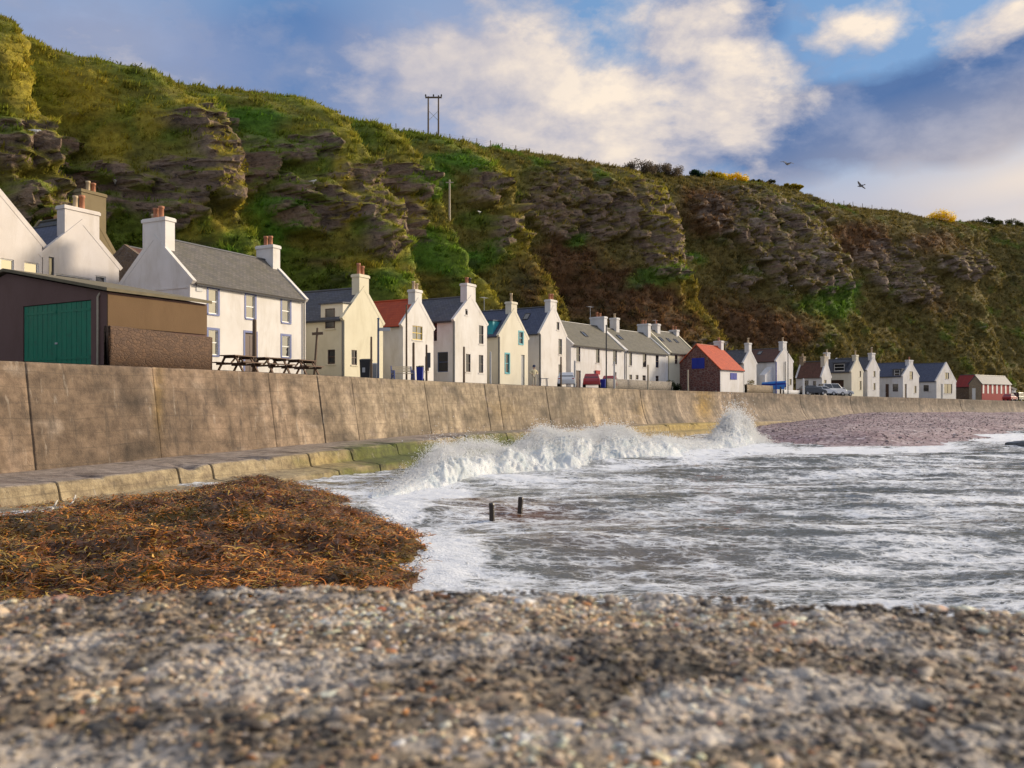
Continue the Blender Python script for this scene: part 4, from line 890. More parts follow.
# ================================================================== WATER
ang = np.radians(np.unique(np.round(np.concatenate([np.linspace(-180, -50, 40), np.linspace(-50, 50, 820), np.linspace(50, 180, 40)[:-1]]), 4)))
rr = np.concatenate([np.geomspace(5.5, 260, 560), np.geomspace(280, 9000, 14)])
A_, R_ = np.meshgrid(ang, rr); X = R_ * np.sin(A_); Y = R_ * np.cos(A_)
qx, qy = project(X, Y, np.zeros_like(X)); front = Y > 2
swl = .13 * np.sin((Y * .86 - X * .25) * 2 * np.pi / 7.5 + 2.2 * fbm(X / 16, Y / 16, 2, 2)) * sstep(-.3, .3, fbm(X / 20, Y / 14, 8, 2))
h = 1.6 * swl + .11 * fbm(X / 4.5, Y / 2.0, .5, 3) + .075 * fbm(X / 1.7, Y / .62, 1.5, 3, ridge=True) + .030 * fbm(X / .5, Y / .22, 2.5, 2)
far = 1 - sstep(150, 320, R_)
FOAM = [(430, 560, 80, 36, .95), (510, 578, 75, 20, .62), (400, 505, 40, 26, .95), (440, 530, 60, 20, .62), (400, 575, 40, 22, .85), (560, 590, 120, 14, .45), (430, 492, 60, 14, 1.0), (520, 482, 90, 10, .7), (620, 470, 90, 9, .62), (700, 458, 70, 10, .8), (760, 450, 60, 8, .95),
        (840, 452, 80, 8, .9), (930, 448, 60, 9, .85), (1000, 438, 50, 8, .9), (900, 462, 140, 10, .55), (740, 500, 70, 6, .42), (860, 490, 80, 7, .45), (620, 545, 80, 14, .36), (700, 525, 100, 12, .35), (860, 606, 60, 7, .8), (930, 560, 90, 30, .22), (800, 475, 120, 8, .45)]
fo = blob(FOAM, qx, qy) * front; fo = np.maximum(fo, .46 * front)  # foam floor on open water also stands in for silvery sky sheen
fo = fo + (.40 * fbm(X / 6, Y / 1.8, 3, 4) + .28 * fbm(X / 1.6, Y / .6, 13, 3)) * (fo > .1)
br = blob([(520, 512, 60, 9, 1), (470, 503, 40, 6, .8), (600, 520, 60, 9, .5), (580, 545, 90, 14, .35), (640, 560, 100, 20, .25)], qx, qy) * front
h = h * far * (.75 + .25 * sstep(10, 30, R_)) + .10 * blob([(430, 560, 70, 20), (640, 470, 120, 10)], qx, qy) * front
me = grid_mesh('sea_water', np.stack([X, Y, h], -1), wrap=True)
for nm, arr in (('foam', fo), ('weed', br)):
    a = me.attributes.new(nm, 'FLOAT', 'POINT'); a.data.foreach_set('value', np.clip(arr, 0, 1.3).astype(np.float32).ravel())
t = NT('sea'); v = t.geo((1, 1.9, 1)); w1 = t.noise(v, 1.6, 5, .62, .4); w2 = t.noise(v, 6, 4, .6, .3)
body = t.mix(t.attr('weed', 'Fac'), t.mix(t.noise(v, .25, 3), (.085, .098, .098), (.14, .135, .115)), (.11, .045, .018))
p = t.pbr(body, .07, t.bump(w2, .03, .6, t.bump(w1, .07, .7)), IOR=1.333)
vf = t.geo((1, 1.7, 1)); dn = t.n('ShaderNodeTexNoise'); t.put(dn.inputs['Vector'], vf); dn.inputs['Scale'].default_value = 2.0; dn.inputs['Detail'].default_value = 3
wv = t.n('ShaderNodeVectorMath', operation='MULTIPLY_ADD'); t.t.links.new(dn.outputs['Color'], wv.inputs[0]); wv.inputs[1].default_value = (.55, .55, .2); t.t.links.new(vf, wv.inputs[2])
e1 = t.voro(wv.outputs[0], 2.2, 'DISTANCE_TO_EDGE'); e2 = t.voro(wv.outputs[0], 6.5, 'DISTANCE_TO_EDGE'); nz = t.noise(vf, .9, 7, .7)
lace = t.math('MULTIPLY', t.math('MINIMUM', t.math('MULTIPLY', e1, 2.4), t.math('ADD', t.math('MULTIPLY', e2, 3.0), .12)), 1.0)
nz2 = t.noise(t.geo((.8, 2.2, 1)), 3.2, 7, .72, .5)
key = t.math('ADD', t.math('ADD', t.math('MULTIPLY', lace, .34), t.math('MULTIPLY', nz, .34)), t.math('ADD', t.math('MULTIPLY', nz2, .50), t.math('MULTIPLY', t.noise(t.geo((1, 2.0, 1)), 11, 5, .7), .36)))
fac = t.math('SUBTRACT', t.math('MULTIPLY', t.attr('foam', 'Fac'), 1.0), key)
fac = t.ramp(t.math('ADD', t.math('MULTIPLY', fac, 4.2), 1.25), [(0, 0), (1, 1)])
fp = t.n('ShaderNodeBsdfPrincipled'); t.put(fp.inputs['Base Color'], (.74, .76, .79)); fp.inputs['Roughness'].default_value = .75; t.put(fp.inputs['Normal'], t.bump(t.noise(vf, 9, 5, .7), .05, .8, t.bump(key, .06)))
mx = t.n('ShaderNodeMixShader'); t.t.links.new(fac, mx.inputs[0]); t.t.links.new(p.outputs[0], mx.inputs[1]); t.t.links.new(fp.outputs[0], mx.inputs[2]); t.t.links.new(mx.outputs[0], t.out.inputs['Surface'])
o = link('sea_water', me, t.m, smooth=True); setp(o, kind='structure')

# ------------------------------------------------------------------ the breaking wave
cpx = [372, 395, 412, 430, 445, 465, 490, 520, 560, 600, 650, 690, 712, 724, 735, 745, 756, 775]
cb_ = [498, 496, 492, 490, 488, 484, 479, 474, 470, 466, 461, 455, 451, 448, 447, 446, 445, 444]
ct_ = [497, 488, 474, 452, 438, 444, 444, 438, 429, 425, 434, 441, 441, 428, 405, 420, 437, 443]
dl_ = [1.2, 1.6, 2.2, 3.2, 3.8, 4.2, 4.5, 5, 6, 6, 6, 6.5, 7, 7, 7, 7, 6.5, 4]
nu, nv = 620, 70
pu = np.linspace(372, 775, nu); vv = np.linspace(0, 1, nv)
PU, VV = np.meshgrid(pu, vv)
Yb = 2805 / (np.interp(PU, cpx, cb_) - 404); D_ = np.interp(PU, cpx, dl_); Yk = Yb + D_
Zt = EYE - (np.interp(PU, cpx, ct_) - 404) * Yk / F
Zt = np.maximum(.02, Zt * (.80 + .50 * fbm(PU / 24, VV * 1.2, 1.5, 3)))
sh = np.where(VV < .55, np.sin(np.pi / 2 * np.clip(VV / .55, 0, 1)) ** 1.1, np.cos(np.pi / 2 * (VV - .55) / .45) ** .9)
Yw = Yb + D_ * np.where(VV < .55, VV / .55 * 1.0, 1 + (VV - .55) / .45 * 1.3); Xw = (PU - CX) / F * Yw; Zw = Zt * sh - .12 + .12 * sstep(.03, .2, VV)
bil = 0
for q, (sc, am) in enumerate(((2.2, .95), (1.0, .60), (.48, .34), (.22, .15))):
    bil = bil + am * (np.abs(pnoise(Xw / sc + q * 3, Yw / sc * .8, Zw / sc)) - .28)
amp = np.clip(Zt, .2, 1.6) * .62 * np.sin(np.pi * np.clip(VV, .0, 1)) ** .5
Pw = np.stack([Xw + .25 * bil * amp, Yw - .8 * bil * amp, Zw + .75 * bil * amp], -1)
me = grid_mesh('breaking_wave', Pw); a = me.attributes.new('thin', 'FLOAT', 'POINT'); a.data.foreach_set('value', (sstep(.12, .52, VV) * (.55 + .45 * sstep(.3, 1.2, Zt)) + .6 * sstep(.08, .0, VV)).astype(np.float32).ravel())
t = NT('white_water'); v = t.geo(); n = t.noise(v, 5, 6, .7); n2 = t.noise(t.geo((1, 1, .5)), 1.2, 5, .65)
d1 = t.n('ShaderNodeBsdfDiffuse'); d2 = t.n('ShaderNodeBsdfTranslucent'); cw = t.mix(t.ramp(n2, [(.35, 0), (.65, 1)]), (.66, .73, .76), (.90, .91, .92)); t.put(d1.inputs[0], cw); t.put(d2.inputs[0], cw); nb = t.bump(n, .08, .7); t.put(d1.inputs['Normal'], nb)
m1 = t.n('ShaderNodeMixShader'); m1.inputs[0].default_value = .35; t.t.links.new(d1.outputs[0], m1.inputs[1]); t.t.links.new(d2.outputs[0], m1.inputs[2])
hole = t.math('SUBTRACT', t.math('ADD', t.math('MULTIPLY', t.attr('thin', 'Fac'), .80), t.math('MULTIPLY', t.noise(t.geo((1, 1, .6)), 3.2, 8, .72), .95)), .78)
tr = t.n('ShaderNodeBsdfTransparent'); m2 = t.n('ShaderNodeMixShader'); t.t.links.new(t.ramp(hole, [(.0, 0), (.32, .92)]), m2.inputs[0]); t.t.links.new(m1.outputs[0], m2.inputs[1]); t.t.links.new(tr.outputs[0], m2.inputs[2]); t.t.links.new(m2.outputs[0], t.out.inputs['Surface']); M['foam'] = t.m
o = link('breaking_wave', me, M['foam'], smooth=True); setp(o, 'white breaking wave running along the foot of the sea wall', 'wave', kind='stuff')
# spray drops thrown up along the crest
N = 120000
wq = np.interp(pu, cpx, [.1, .5, .9, 1.3, 1.4, .9, .8, 1, 1.2, 1.2, .9, .8, 1.0, 2.2, 3.2, 2.4, 1.2, .4]); iu = rng.choice(nu, N, p=wq / wq.sum())
iv = np.clip((nv * rng.normal(.50, .20, N)).astype(int), 2, nv - 3)
b0_ = Pw[iv, iu]; zt_ = Zt[0, iu]
hs = np.interp(pu[iu], cpx, [.03, .06, .09, .14, .16, .10, .08, .09, .10, .10, .08, .07, .1, .2, .3, .2, .1, .05]) * (.5 + .7 * (fbm(pu[iu] / 5, 0, 6, 3) > .0))
up_ = rng.exponential(1, N) * hs
ps = b0_ + rng.normal(size=(N, 3)) * np.array([.22, .3, .08]) * (1 + up_[:, None] * .7); ps[:, 2] += up_
sz = rng.uniform(.006, .018, N) * np.clip(ps[:, 1] / 45, .6, 1.8) * np.where(rng.random(N) < .06, 2.0, 1)
octv = np.array([(1, 1, 1), (1, -1, -1), (-1, 1, -1), (-1, -1, 1)]); octf = np.array([(0, 1, 2), (0, 3, 1), (0, 2, 3), (1, 3, 2)])
V = (ps[:, None, :] + octv[None] * sz[:, None, None]).reshape(-1, 3); Fc = (np.arange(N)[:, None, None] * 4 + octf[None]).reshape(-1, 3)
me = raw_mesh('sea_spray', V, Fc); t = NT('spray'); d1 = t.n('ShaderNodeBsdfDiffuse'); d2 = t.n('ShaderNodeBsdfTranslucent'); t.put(d1.inputs[0], (.88, .89, .90)); t.put(d2.inputs[0], (.88, .89, .90)); p = t.n('ShaderNodeMixShader'); p.inputs[0].default_value = .5; t.t.links.new(d1.outputs[0], p.inputs[1]); t.t.links.new(d2.outputs[0], p.inputs[2])
tr = t.n('ShaderNodeBsdfTransparent'); mx = t.n('ShaderNodeMixShader'); mx.inputs[0].default_value = .7; t.t.links.new(tr.outputs[0], mx.inputs[1]); t.t.links.new(p.outputs[0], mx.inputs[2]); t.t.links.new(mx.outputs[0], t.out.inputs['Surface'])
o = link('sea_spray', me, t.m, smooth=True); setp(o, 'spray of white drops thrown up by the breaking wave', 'spray', kind='stuff')

# ================================================================== BEACH
wl = np.array([(33, 121), (25.5, 100), (20.5, 76), (23, 70), (29.5, 66), (36, 71), (44, 79), (52, 90), (62, 103), (80, 122), (110, 152), (150, 190), (230, 255), (330, 330)], float)
wl = _catmull(np.concatenate([wl, np.zeros((len(wl), 1))], 1), 10)[:, :2]
gx, gy = np.meshgrid(np.arange(10, 300, .8), np.concatenate([np.arange(50, 130, .6), np.arange(130, 300, 1.4)]))
dmin = np.full(gx.shape, 1e9); side = np.zeros(gx.shape)
for (x0, y0), (x1, y1) in zip(wl[:-1], wl[1:]):
    ex, ey = x1 - x0, y1 - y0; l2 = ex * ex + ey * ey
    if l2 < 1e-9: continue
    u = np.clip(((gx - x0) * ex + (gy - y0) * ey) / l2, 0, 1); d = np.hypot(gx - x0 - u * ex, gy - y0 - u * ey)
    sgn = np.sign(ex * (gy - y0) - ey * (gx - x0)); m = d < dmin; dmin = np.where(m, d, dmin); side = np.where(m, sgn, side)
sd = dmin * side     # + on the land side (left of the line)
sd = sd + .8 * fbm(gx / 6, gy / 6, 1, 3)
zb = np.where(sd > 0, 2.75 * (1 - np.exp(-sd * .042)) + .25 * sstep(1.5, 4, sd) , .09 * sd)
zb = zb + sstep(0, 4, sd) * (.22 * fbm(gx / 14, gy / 5, 2, 3) + .10 * fbm(gx / 2.5, gy / 1.6, 5, 3)) + .05 * fbm(gx / 1.2, gy / 1.2, 9, 2)
zb = np.maximum(zb, -1.5)
me = grid_mesh('beach', np.stack([gx, gy, zb], -1))
t = NT('pink_shingle'); v = t.geo(); cell = t.voro(v, 4.2, out='Color'); sp = t.n('ShaderNodeSeparateColor'); t.t.links.new(cell, sp.inputs[0]); n = t.noise(t.geo((.4, 1, 1)), .5, 6, .65); n3 = t.noise(v, 3, 5, .7)
col = t.ramp(sp.outputs[0], [(0, (.14, .10, .105)), (.4, (.27, .20, .205)), (.8, (.41, .325, .325)), (1, (.58, .51, .51))])
col = t.mix(t.ramp(n, [(.38, 0), (.62, 1)]), col, t.mix(1, col, (.55, .44, .50), 'MULTIPLY'))
t.pbr(col, .8, t.bump(t.voro(v, 4.2), .12, -1.0, t.bump(n3, .1))); M['shingle'] = t.m
o = link('beach', me, t.m, smooth=True); setp(o, kind='structure')
# stones on the beach
ok = np.argwhere((sd > .5) & (gx < .9 * gy - 5) & (gy < 190)); q = ok[rng.choice(len(ok), 9000)]
c3 = np.stack([gx[q[:, 0], q[:, 1]], gy[q[:, 0], q[:, 1]], zb[q[:, 0], q[:, 1]]], 1) + rng.uniform(-.4, .4, (len(q), 3)) * np.array([1, 1, 0])
sz = rng.uniform(.05, .12, len(q)) * np.where(rng.random(len(q)) < .03, 2.0, 1)
def ico(sub):
    bm = bmesh.new(); bmesh.ops.create_icosphere(bm, subdivisions=sub, radius=1); v = np.array([x.co[:] for x in bm.verts]); f = np.array([[w.index for w in x.verts] for x in bm.faces]); bm.free(); return v, f
def stones(cen, rad3, sub, rot=True, jit=.18, flat_axis=True):
    v, f = ico(sub); n = len(cen)
    J = 1 + jit * rng.normal(size=(n, len(v), 1)) if sub < 2 else 1 + jit * 1.4 * pnoise(v[None, :, 0] * 1.3 + np.arange(n)[:, None] * 7.1, v[None, :, 1] * 1.3, v[None, :, 2] * 1.3)[..., None]
    q = rng.uniform(0, 2 * np.pi, n); cq, sq = np.cos(q), np.sin(q); tl = rng.normal(0, .25, n)
    w = v[None] * J * rad3[:, None, :]
    w = np.stack([w[..., 0], w[..., 1] * np.cos(tl)[:, None] - w[..., 2] * np.sin(tl)[:, None], w[..., 1] * np.sin(tl)[:, None] + w[..., 2] * np.cos(tl)[:, None]], -1)
    w = np.stack([w[..., 0] * cq[:, None] - w[..., 1] * sq[:, None], w[..., 0] * sq[:, None] + w[..., 1] * cq[:, None], w[..., 2]], -1) + cen[:, None, :]
    return w.reshape(-1, 3), (np.arange(n)[:, None, None] * len(v) + f[None]).reshape(-1, 3), len(v)
V, Fc, nvx = stones(c3, np.stack([sz, sz * .8, sz * .55], 1), 1)
me = raw_mesh('beach_pebbles', V, Fc); pal = np.array([(.15, .105, .105), (.27, .195, .195), (.38, .30, .295), (.52, .45, .44), (.10, .085, .095)]); add_col(me, np.repeat(pal[rng.choice(5, len(q), p=[.14, .34, .30, .18, .04])], nvx, 0))
t = NT('pebble'); v = t.geo(); n = t.noise(v, 40, 4, .6); t.pbr(t.mix(t.math('MULTIPLY', n, .6), t.attr('Col'), (.03, .028, .026)), .75, t.bump(n, .004)); M['pebble'] = t.m
o = link('beach_pebbles', me, M['pebble'], smooth=True); setp(o, 'pink and grey pebbles scattered over the shingle beach', 'pebbles', kind='stuff')
# dark rock awash at the right edge
def boulder(name, loc, sc, mat, label, cat='rock', group=None):
    v, f = ico(4); d = 1 + .35 * fbm(v[:, 0] * 1.2 + loc[0], v[:, 1] * 1.2, v[:, 2] * 1.2, 4); o = link(name, raw_mesh(name, v * d[:, None] * np.array(sc), f), mat, smooth=True); o.location = loc
    return setp(o, label, cat, group)
M['wetrock'] = plain('wet_rock', (.028, .028, .026), .35, .4, 3)
boulder('rock', (39.0, 64.5, .05), (1.6, 1.3, .5), M['wetrock'], 'low dark rock awash at the right edge of the sea')

# ================================================================== SEAWEED BANK
gx, gy = np.meshgrid(np.arange(-24, 1.5, .07), np.arange(9.5, 36, .07))
xe = np.interp(gy, [9, 12.5, 16, 19, 21, 23, 26, 30, 36], [-2.15, -1.85, -1.4, -.95, -1.65, -2.9, -4.2, -5.6, -9]) + .35 * fbm(gx / 1.5, gy / 1.5, 2, 3)
inl = xe - gx
zs = .80 * sstep(-.2, 3.4, inl) ** .75 * np.interp(gy, [9, 12, 16, 20, 23, 26, 29, 36], [.72, .70, .80, .98, 1.0, .82, .55, .45]) - .25
zs = zs + sstep(0, 1.2, inl) * (.55 * fbm(gx / 2.8, gy / 1.7, 4, 3) + .20 * fbm(gx / .6, gy / .6, 6, 3, ridge=True) + .05 * fbm(gx / .2, gy / .2, 7, 2))
zs = zs - .80 * sstep(9.5, 15, -gx) * sstep(17.5, 23, gy)
zs = np.maximum(zs, np.where(inl > .4, .05 + .06 * fbm(gx / .7, gy / .7, 8, 2), -9))
zs = np.where(inl < -.2, -.4, zs)
wcol = np.array([(.36, .112, .013), (.45, .185, .024), (.18, .064, .012), (.24, .155, .022), (.042, .022, .010), (.54, .30, .065)])
ntone = fbm(gx / 3, gy / 3, 12, 3)
me = grid_mesh('bank', np.stack([gx, gy, zs], -1)); add_col(me, lerp(np.broadcast_to(wcol[2], gx.shape + (3,)).copy() * .6, np.broadcast_to(wcol[3], gx.shape + (3,)) * .6, sstep(-.2, .3, ntone)).reshape(-1, 3))
t = NT('wet_seaweed'); v = t.geo(); n = t.noise(v, 14, 4); t.pbr(t.mix(t.math('MULTIPLY', n, .3), t.attr('Col'), (.03, .015, .006)), .38, t.bump(n, .02), **{'Specular_IOR_Level': .4}); M['weed'] = t.m
o1 = link('seaweed_bank', me, M['weed'], smooth=True); setp(o1, 'heaped bank of rust brown seaweed washed up below the sea wall', 'seaweed', kind='stuff')
ok = np.argwhere((inl > -.1) & (gx > -.66 * gy - 1.5)); wgt = 1 / np.maximum(gy[ok[:, 0], ok[:, 1]], 10) ** .7; q = ok[rng.choice(len(ok), 85000, p=wgt / wgt.sum())]; n = len(q)
c0 = np.stack([gx[q[:, 0], q[:, 1]], gy[q[:, 0], q[:, 1]], zs[q[:, 0], q[:, 1]]], 1) + rng.normal(size=(n, 3)) * .03 + np.array([0, 0, .03])
h_ = rng.uniform(0, 2 * np.pi, n); ln = rng.uniform(.10, .34, n); wd = rng.uniform(.007, .022, n)
V = np.zeros((n, 4, 2, 3)); pt = c0.copy(); hd = h_.copy(); el = rng.normal(.02, .22, n)
for q4 in range(4):
    sd_ = np.stack([-np.sin(hd), np.cos(hd), rng.normal(0, .35, n)], 1) * (wd * (1 - .22 * q4))[:, None]
    V[:, q4, 0] = pt - sd_; V[:, q4, 1] = pt + sd_
    pt = pt + np.stack([np.cos(hd) * np.cos(el), np.sin(hd) * np.cos(el), np.sin(el)], 1) * (ln / 3)[:, None]; hd = hd + rng.normal(0, .8, n); el = el - rng.uniform(-.15, .35, n)
Fc = np.array([[0, 1, 3, 2], [2, 3, 5, 4], [4, 5, 7, 6]]); Fc = (np.arange(n)[:, None, None] * 8 + Fc[None]).reshape(-1, 4)
tn = ntone[q[:, 0], q[:, 1]]; ix = np.array([rng.choice(6, p=[.30, .24, .2, .08, .12, .06]) if u > -.02 else rng.choice(6, p=[.14, .08, .26, .30, .2, .02]) for u in tn + .25 * (c0[:, 0] > -7) - .12])
hollow_shade = sstep(.02, -.30, fbm(c0[:, 0] / 1.3, c0[:, 1] / .8, 14, 3)); cc = wcol[ix] * rng.uniform(.6, 1.4, (n, 1)) * (1 - .72 * hollow_shade[:, None]) * 1.55; me = raw_mesh('seaweed_fronds', V.reshape(-1, 3), Fc); add_col(me, np.repeat(cc, 8, 0))  # fronds darkened in noise patches to paint shaded hollows
o = link('seaweed_fronds', me, M['weed']); setp(o, 'tangled rust and olive seaweed fronds lying on the bank', 'seaweed', kind='stuff')
def bank_z(x, y):
    i = int(round((y - 9.5) / .07)); j = int(round((x + 24) / .07)); return float(zs[np.clip(i, 0, zs.shape[0] - 1), np.clip(j, 0, zs.shape[1] - 1)])
M['bleached'] = plain('bleached_wood', (.62, .57, .50), .8, .2, 8)
for px, py, a, l, lb in ((54, 510, .9, .42, 'longer bleached stick on the seaweed at the far left'), (74, 516, .7, .28, 'short bleached stick on the seaweed right of the longer one')):
    Y = 24.0; x = (px - CX) / F * Y; mb = MB(); mb.tube((-l / 2, 0, -.03), (0, 0, .03), .022, .026, 7); mb.tube((0, 0, .03), (l / 2, .05, .14), .026, .014, 7); mb.tube((.05, 0, .03), (.12, -.06, .1), .01, .006, 5)
    o = mb.build('driftwood', M['bleached'], smooth=True); o.location = (x, Y, bank_z(x, Y) + .08); o.rotation_euler = (0, -.5, a); setp(o, lb, 'driftwood')
# old timber stakes standing in the water
M['wetwood'] = plain('wet_black_timber', (.022, .014, .010), .4, .4, 8)
for px, yb, yt, lb in ((492, 518, 503, 'left of two black timber stakes standing in the water'), (520, 512, 497, 'right of two black timber stakes with weed at its foot')):
    Y = 2805 / (yb - CY); x = (px - CX) / F * Y; hh = (yb - yt) * Y / F; mb = MB(); ring = [(.075, -.8), (.082, 0), (.078, hh * .5), (.085, hh * .9), (.07, hh), (0, hh + .01)]; mb.lathe(ring, n=9)
    o = mb.build('timber_stake', M['wetwood']); o.location = (x, Y, 0); o.rotation_euler = (.03, .05 if px > 500 else -.04, .4); setp(o, lb, 'stake')

# ================================================================== THE PIER TOP the camera stands on
EDGE = lambda x: -.035 + np.interp(x, [-30, -3, -1.1, -.35, .1, .5, 1.1, 3, 30], [1.86, 1.86, 1.84, 1.93, 1.90, 1.80, 1.715, 1.70, 1.7])
zp_ = EYE - .42
gxp = np.unique(np.round(np.concatenate([np.linspace(-14, -2.6, 40), np.arange(-2.6, 2.6, .012), np.linspace(2.6, 14, 40)]), 4))
v_ = np.concatenate([np.linspace(-6, .3, 24), np.linspace(.3, 1.0, 190)[1:] if False else np.linspace(.32, 1.0, 150)])
rows = []
for q in v_:
    ed = EDGE(gxp) + .02 * fbm(gxp / .18, 0, 2, 3) + .008 * fbm(gxp / .04, 0, 9, 2)
    y = np.where(q <= .3, q, .3 + (ed - .3) * (q - .3) / .7) if q > 0 else np.full(len(gxp), q)
    z = zp_ + .026 * fbm(gxp / .30, y / .30, 3, 3) + .011 * fbm(gxp / .075, y / .075, 5, 4, ridge=True) + .009 * fbm(gxp / .025, y / .025, 6, 2)
    if q > .97: z = z - .035 * ((q - .97) / .03) ** 2
    rows.append(np.stack([gxp, y, z], -1))
for dz in (.08, .2, .5, 1.2, 2.2, 4.2):
    y = EDGE(gxp) + .02 * fbm(gxp / .18, 0, 2, 3) + .02 * dz; rows.append(np.stack([gxp, y + .015 * fbm(gxp / .1, dz * 8, 1, 2), np.full(len(gxp), zp_ - dz)], -1))
Pp = np.array(rows); me = grid_mesh('pier_top', Pp)
t = NT('weathered_concrete'); v = t.geo(); a_ = t.noise(v, 4.5, 6, .65); b_ = t.noise(v, 30, 5, .7); c_ = t.voro(v, 60, out='Distance')
pat = t.ramp(t.noise(t.geo((1, 1.8, 1)), 3.6, 6, .6), [(.50, 0), (.62, 1)])
col = t.mix(t.ramp(b_, [(.35, 0), (.65, 1)]), (.050, .036, .025), (.50, .39, .27)); col = t.mix(t.ramp(a_, [(.4, 0), (.6, 1)]), col, t.mix(1, col, (.45, .45, .42), 'MULTIPLY'))
col = t.mix(t.math('MULTIPLY', pat, .75), col, t.mix(b_, (.32, .26, .20), (.64, .58, .52)))
t.pbr(col, .85, t.bump(c_, .006, .8, t.bump(b_, .012))); o = link('pier', me, t.m, smooth=True); setp(o, 'rough weathered concrete pier top in the foreground', 'pier', kind='structure')
def pz(x, y):
    return zp_ + .026 * fbm(x / .30, y / .30, 3, 3) + .011 * fbm(x / .075, y / .075, 5, 4, ridge=True)
def sow(n, lo, hi, sub, sink, name, pw=2.0):
    x = rng.uniform(-2.4, 2.4, n); y = rng.uniform(.55, 1.0, n) ** .6; y = .60 + (EDGE(x) + .012 - .60) * rng.random(n) ** .8
    dens = fbm(x / .22, y / .16, 21, 3); keep = dens > rng.uniform(-.75, .12, n) - .12; x, y, dens = x[keep], y[keep], dens[keep]; n = len(x)
    r = lo + (hi - lo) * rng.random(n) ** pw
    r3 = np.stack([r * rng.uniform(.9, 1.5, n), r * rng.uniform(.7, 1.0, n), r * rng.uniform(.38, .62, n)], 1)
    z = pz(x, y) + r3[:, 2] * sink
    V, Fc, k = stones(np.stack([x, y, z], 1), r3, sub, jit=.34)
    pal = np.array([(.50, .40, .29), (.34, .255, .17), (.19, .14, .095), (.070, .054, .042), (.028, .024, .022), (.46, .20, .06), (.32, .10, .05), (.60, .55, .49), (.36, .34, .34), (.26, .20, .09), (.44, .32, .26)])
    zone = fbm(x / .42, y / .30, 31, 3)
    ix = np.where(zone > .02, rng.choice(11, n, p=[.25, .17, .10, .06, .04, .015, .005, .18, .08, .05, .05]), rng.choice(11, n, p=[.06, .13, .22, .23, .19, .02, .01, .02, .03, .07, .02]))
    me = raw_mesh(name, V, Fc); zc = pal[ix] * np.array([1.12, 1.0, .86]) * rng.uniform(.6, 1.3, (n, 1)) * (1 + .85 * np.clip(zone * 2.2, -.45, 1))[:, None]; add_col(me, np.repeat(np.clip(zc, 0, .75), k, 0)); return me
t = NT('embedded_pebble'); v = t.geo(); n = t.noise(v, 55, 5, .65); n2 = t.noise(v, 14, 4, .6)
col = t.mix(t.ramp(n, [(.35, .0), (.75, .7)]), t.attr('Col'), (.05, .045, .038)); col = t.mix(t.math('MULTIPLY', t.ramp(t.noise(t.geo((1, 1.8, 1)), 3.6, 6, .6), [(.52, 0), (.63, .8)]), t.ramp(n2, [(.35, .2), (.65, 1)])), col, (.50, .46, .41))
t.pbr(col, .7, t.bump(n, .004)); M['agg'] = t.m
o = link('pebbles', sow(8500, .005, .021, 2, -.52, 'pebbles', 3.0), M['agg'], smooth=True); setp(o, 'mixed grey, cream and rust pebbles set in the pier top', 'pebbles', kind='stuff')
o = link('grit', sow(42000, .0028, .0075, 1, .2, 'grit', 1.0), M['agg'], smooth=True); setp(o, 'coarse sandy grit between the pebbles of the pier top', 'grit', kind='stuff')
# ================================================================== STREET FURNITURE
def low_wall(px0, px1, d, h0, mat, label, thick=.35, cat='wall', name='stone_wall'):
    s0, s1_ = s_at(px0, d), s_at(px1, d); sq = np.linspace(s0, s1_, 40); P_ = []
    for dq, zq in ((0, 0), (0, .5), (0, 1), (thick, 1), (thick, 0)):
        hq = h0 + .06 * fbm(sq / 1.2, 0, 5, 3); x, y = OFF(sq, d + dq); P_.append(np.stack([x, y, zst(sq, d) - .1 + zq * hq], -1))
    me = grid_mesh(name, np.array(P_)); bm = bmesh.new(); bm.from_mesh(me); bmesh.ops.holes_fill(bm, edges=[e for e in bm.edges if e.is_boundary], sides=0); bm.to_mesh(me); bm.free()
    return setp(link(name, me, mat), label, cat)
M['grey_stone'] = rubble('grey_rubble_stone', (.30, .26, .21), (.20, .17, .14), (.33, .3, .26), 3.2)
low_wall(607, 672, 3.0, 1.15, M['grey_stone'], 'low grey stone wall in front of the long white houses')
low_wall(747, 773, 3.2, 1.25, M['tan_stone'], 'low tan stone wall right of the red roofed boat house')
low_wall(784, 800, 3.5, .75, M['white2'], 'low white wall in front of the brown roofed house', .2)

def post(px, yt, d, r, mat, label, name='post', cat='post', lean=(0, 0), top=None, group='posts along the sea front'):
    p, s = on_street(px, d); h = zpix(yt, p.y) - p.z; mb = MB(); a = Vector((lean[0], lean[1], h)); mb.tube((0, 0, -.2), a, r, r * .85, 8)
    mb.tube(a, a + Vector((0, 0, r * .4)), r * .85, r * .3, 8)
    if top is None:
        o = mb.build(name, M[mat], smooth=False); o.location = p; setp(o, label, cat, group); return o, h, p
    root = empty(name, p, 0, label, cat, group); mb.build('pole', M[mat], root); return root, h, p
post(254.5, 320, 4.5, .14, 'wood', 'thick dark post before the door of the blue windowed house')
o, h_, p_ = post(314, 328, 2.6, .075, 'wood', 'leaning wooden post with a crosspiece beside the picnic tables', lean=(.18, .1), top=1)
mb = MB(); mb.bar((-.12, 0, h_ - .35), (.5, .15, h_ - .3), .1, .16); mb.build('crosspiece', M['wood'], o)
post(371.3, 337, 2.4, .075, 'wood', 'wooden post behind the black bin')
o, h_, p_ = post(378.3, 320, 2.2, .075, 'bluegrey', 'blue grey signpost with a finger board', name='signpost', cat='sign', top=1, group=None)
mb = MB(); mb.box(.07, -.02, h_ - .72, .78, .02, h_ - .5); mb.build('finger_board', M['galv'], o); mb = MB(); mb.lathe([(.0, .0), (.09, .05), (.09, .1), (0, .16)], (0, 0, h_), 10); mb.build('finial', M['bluegrey'], o)
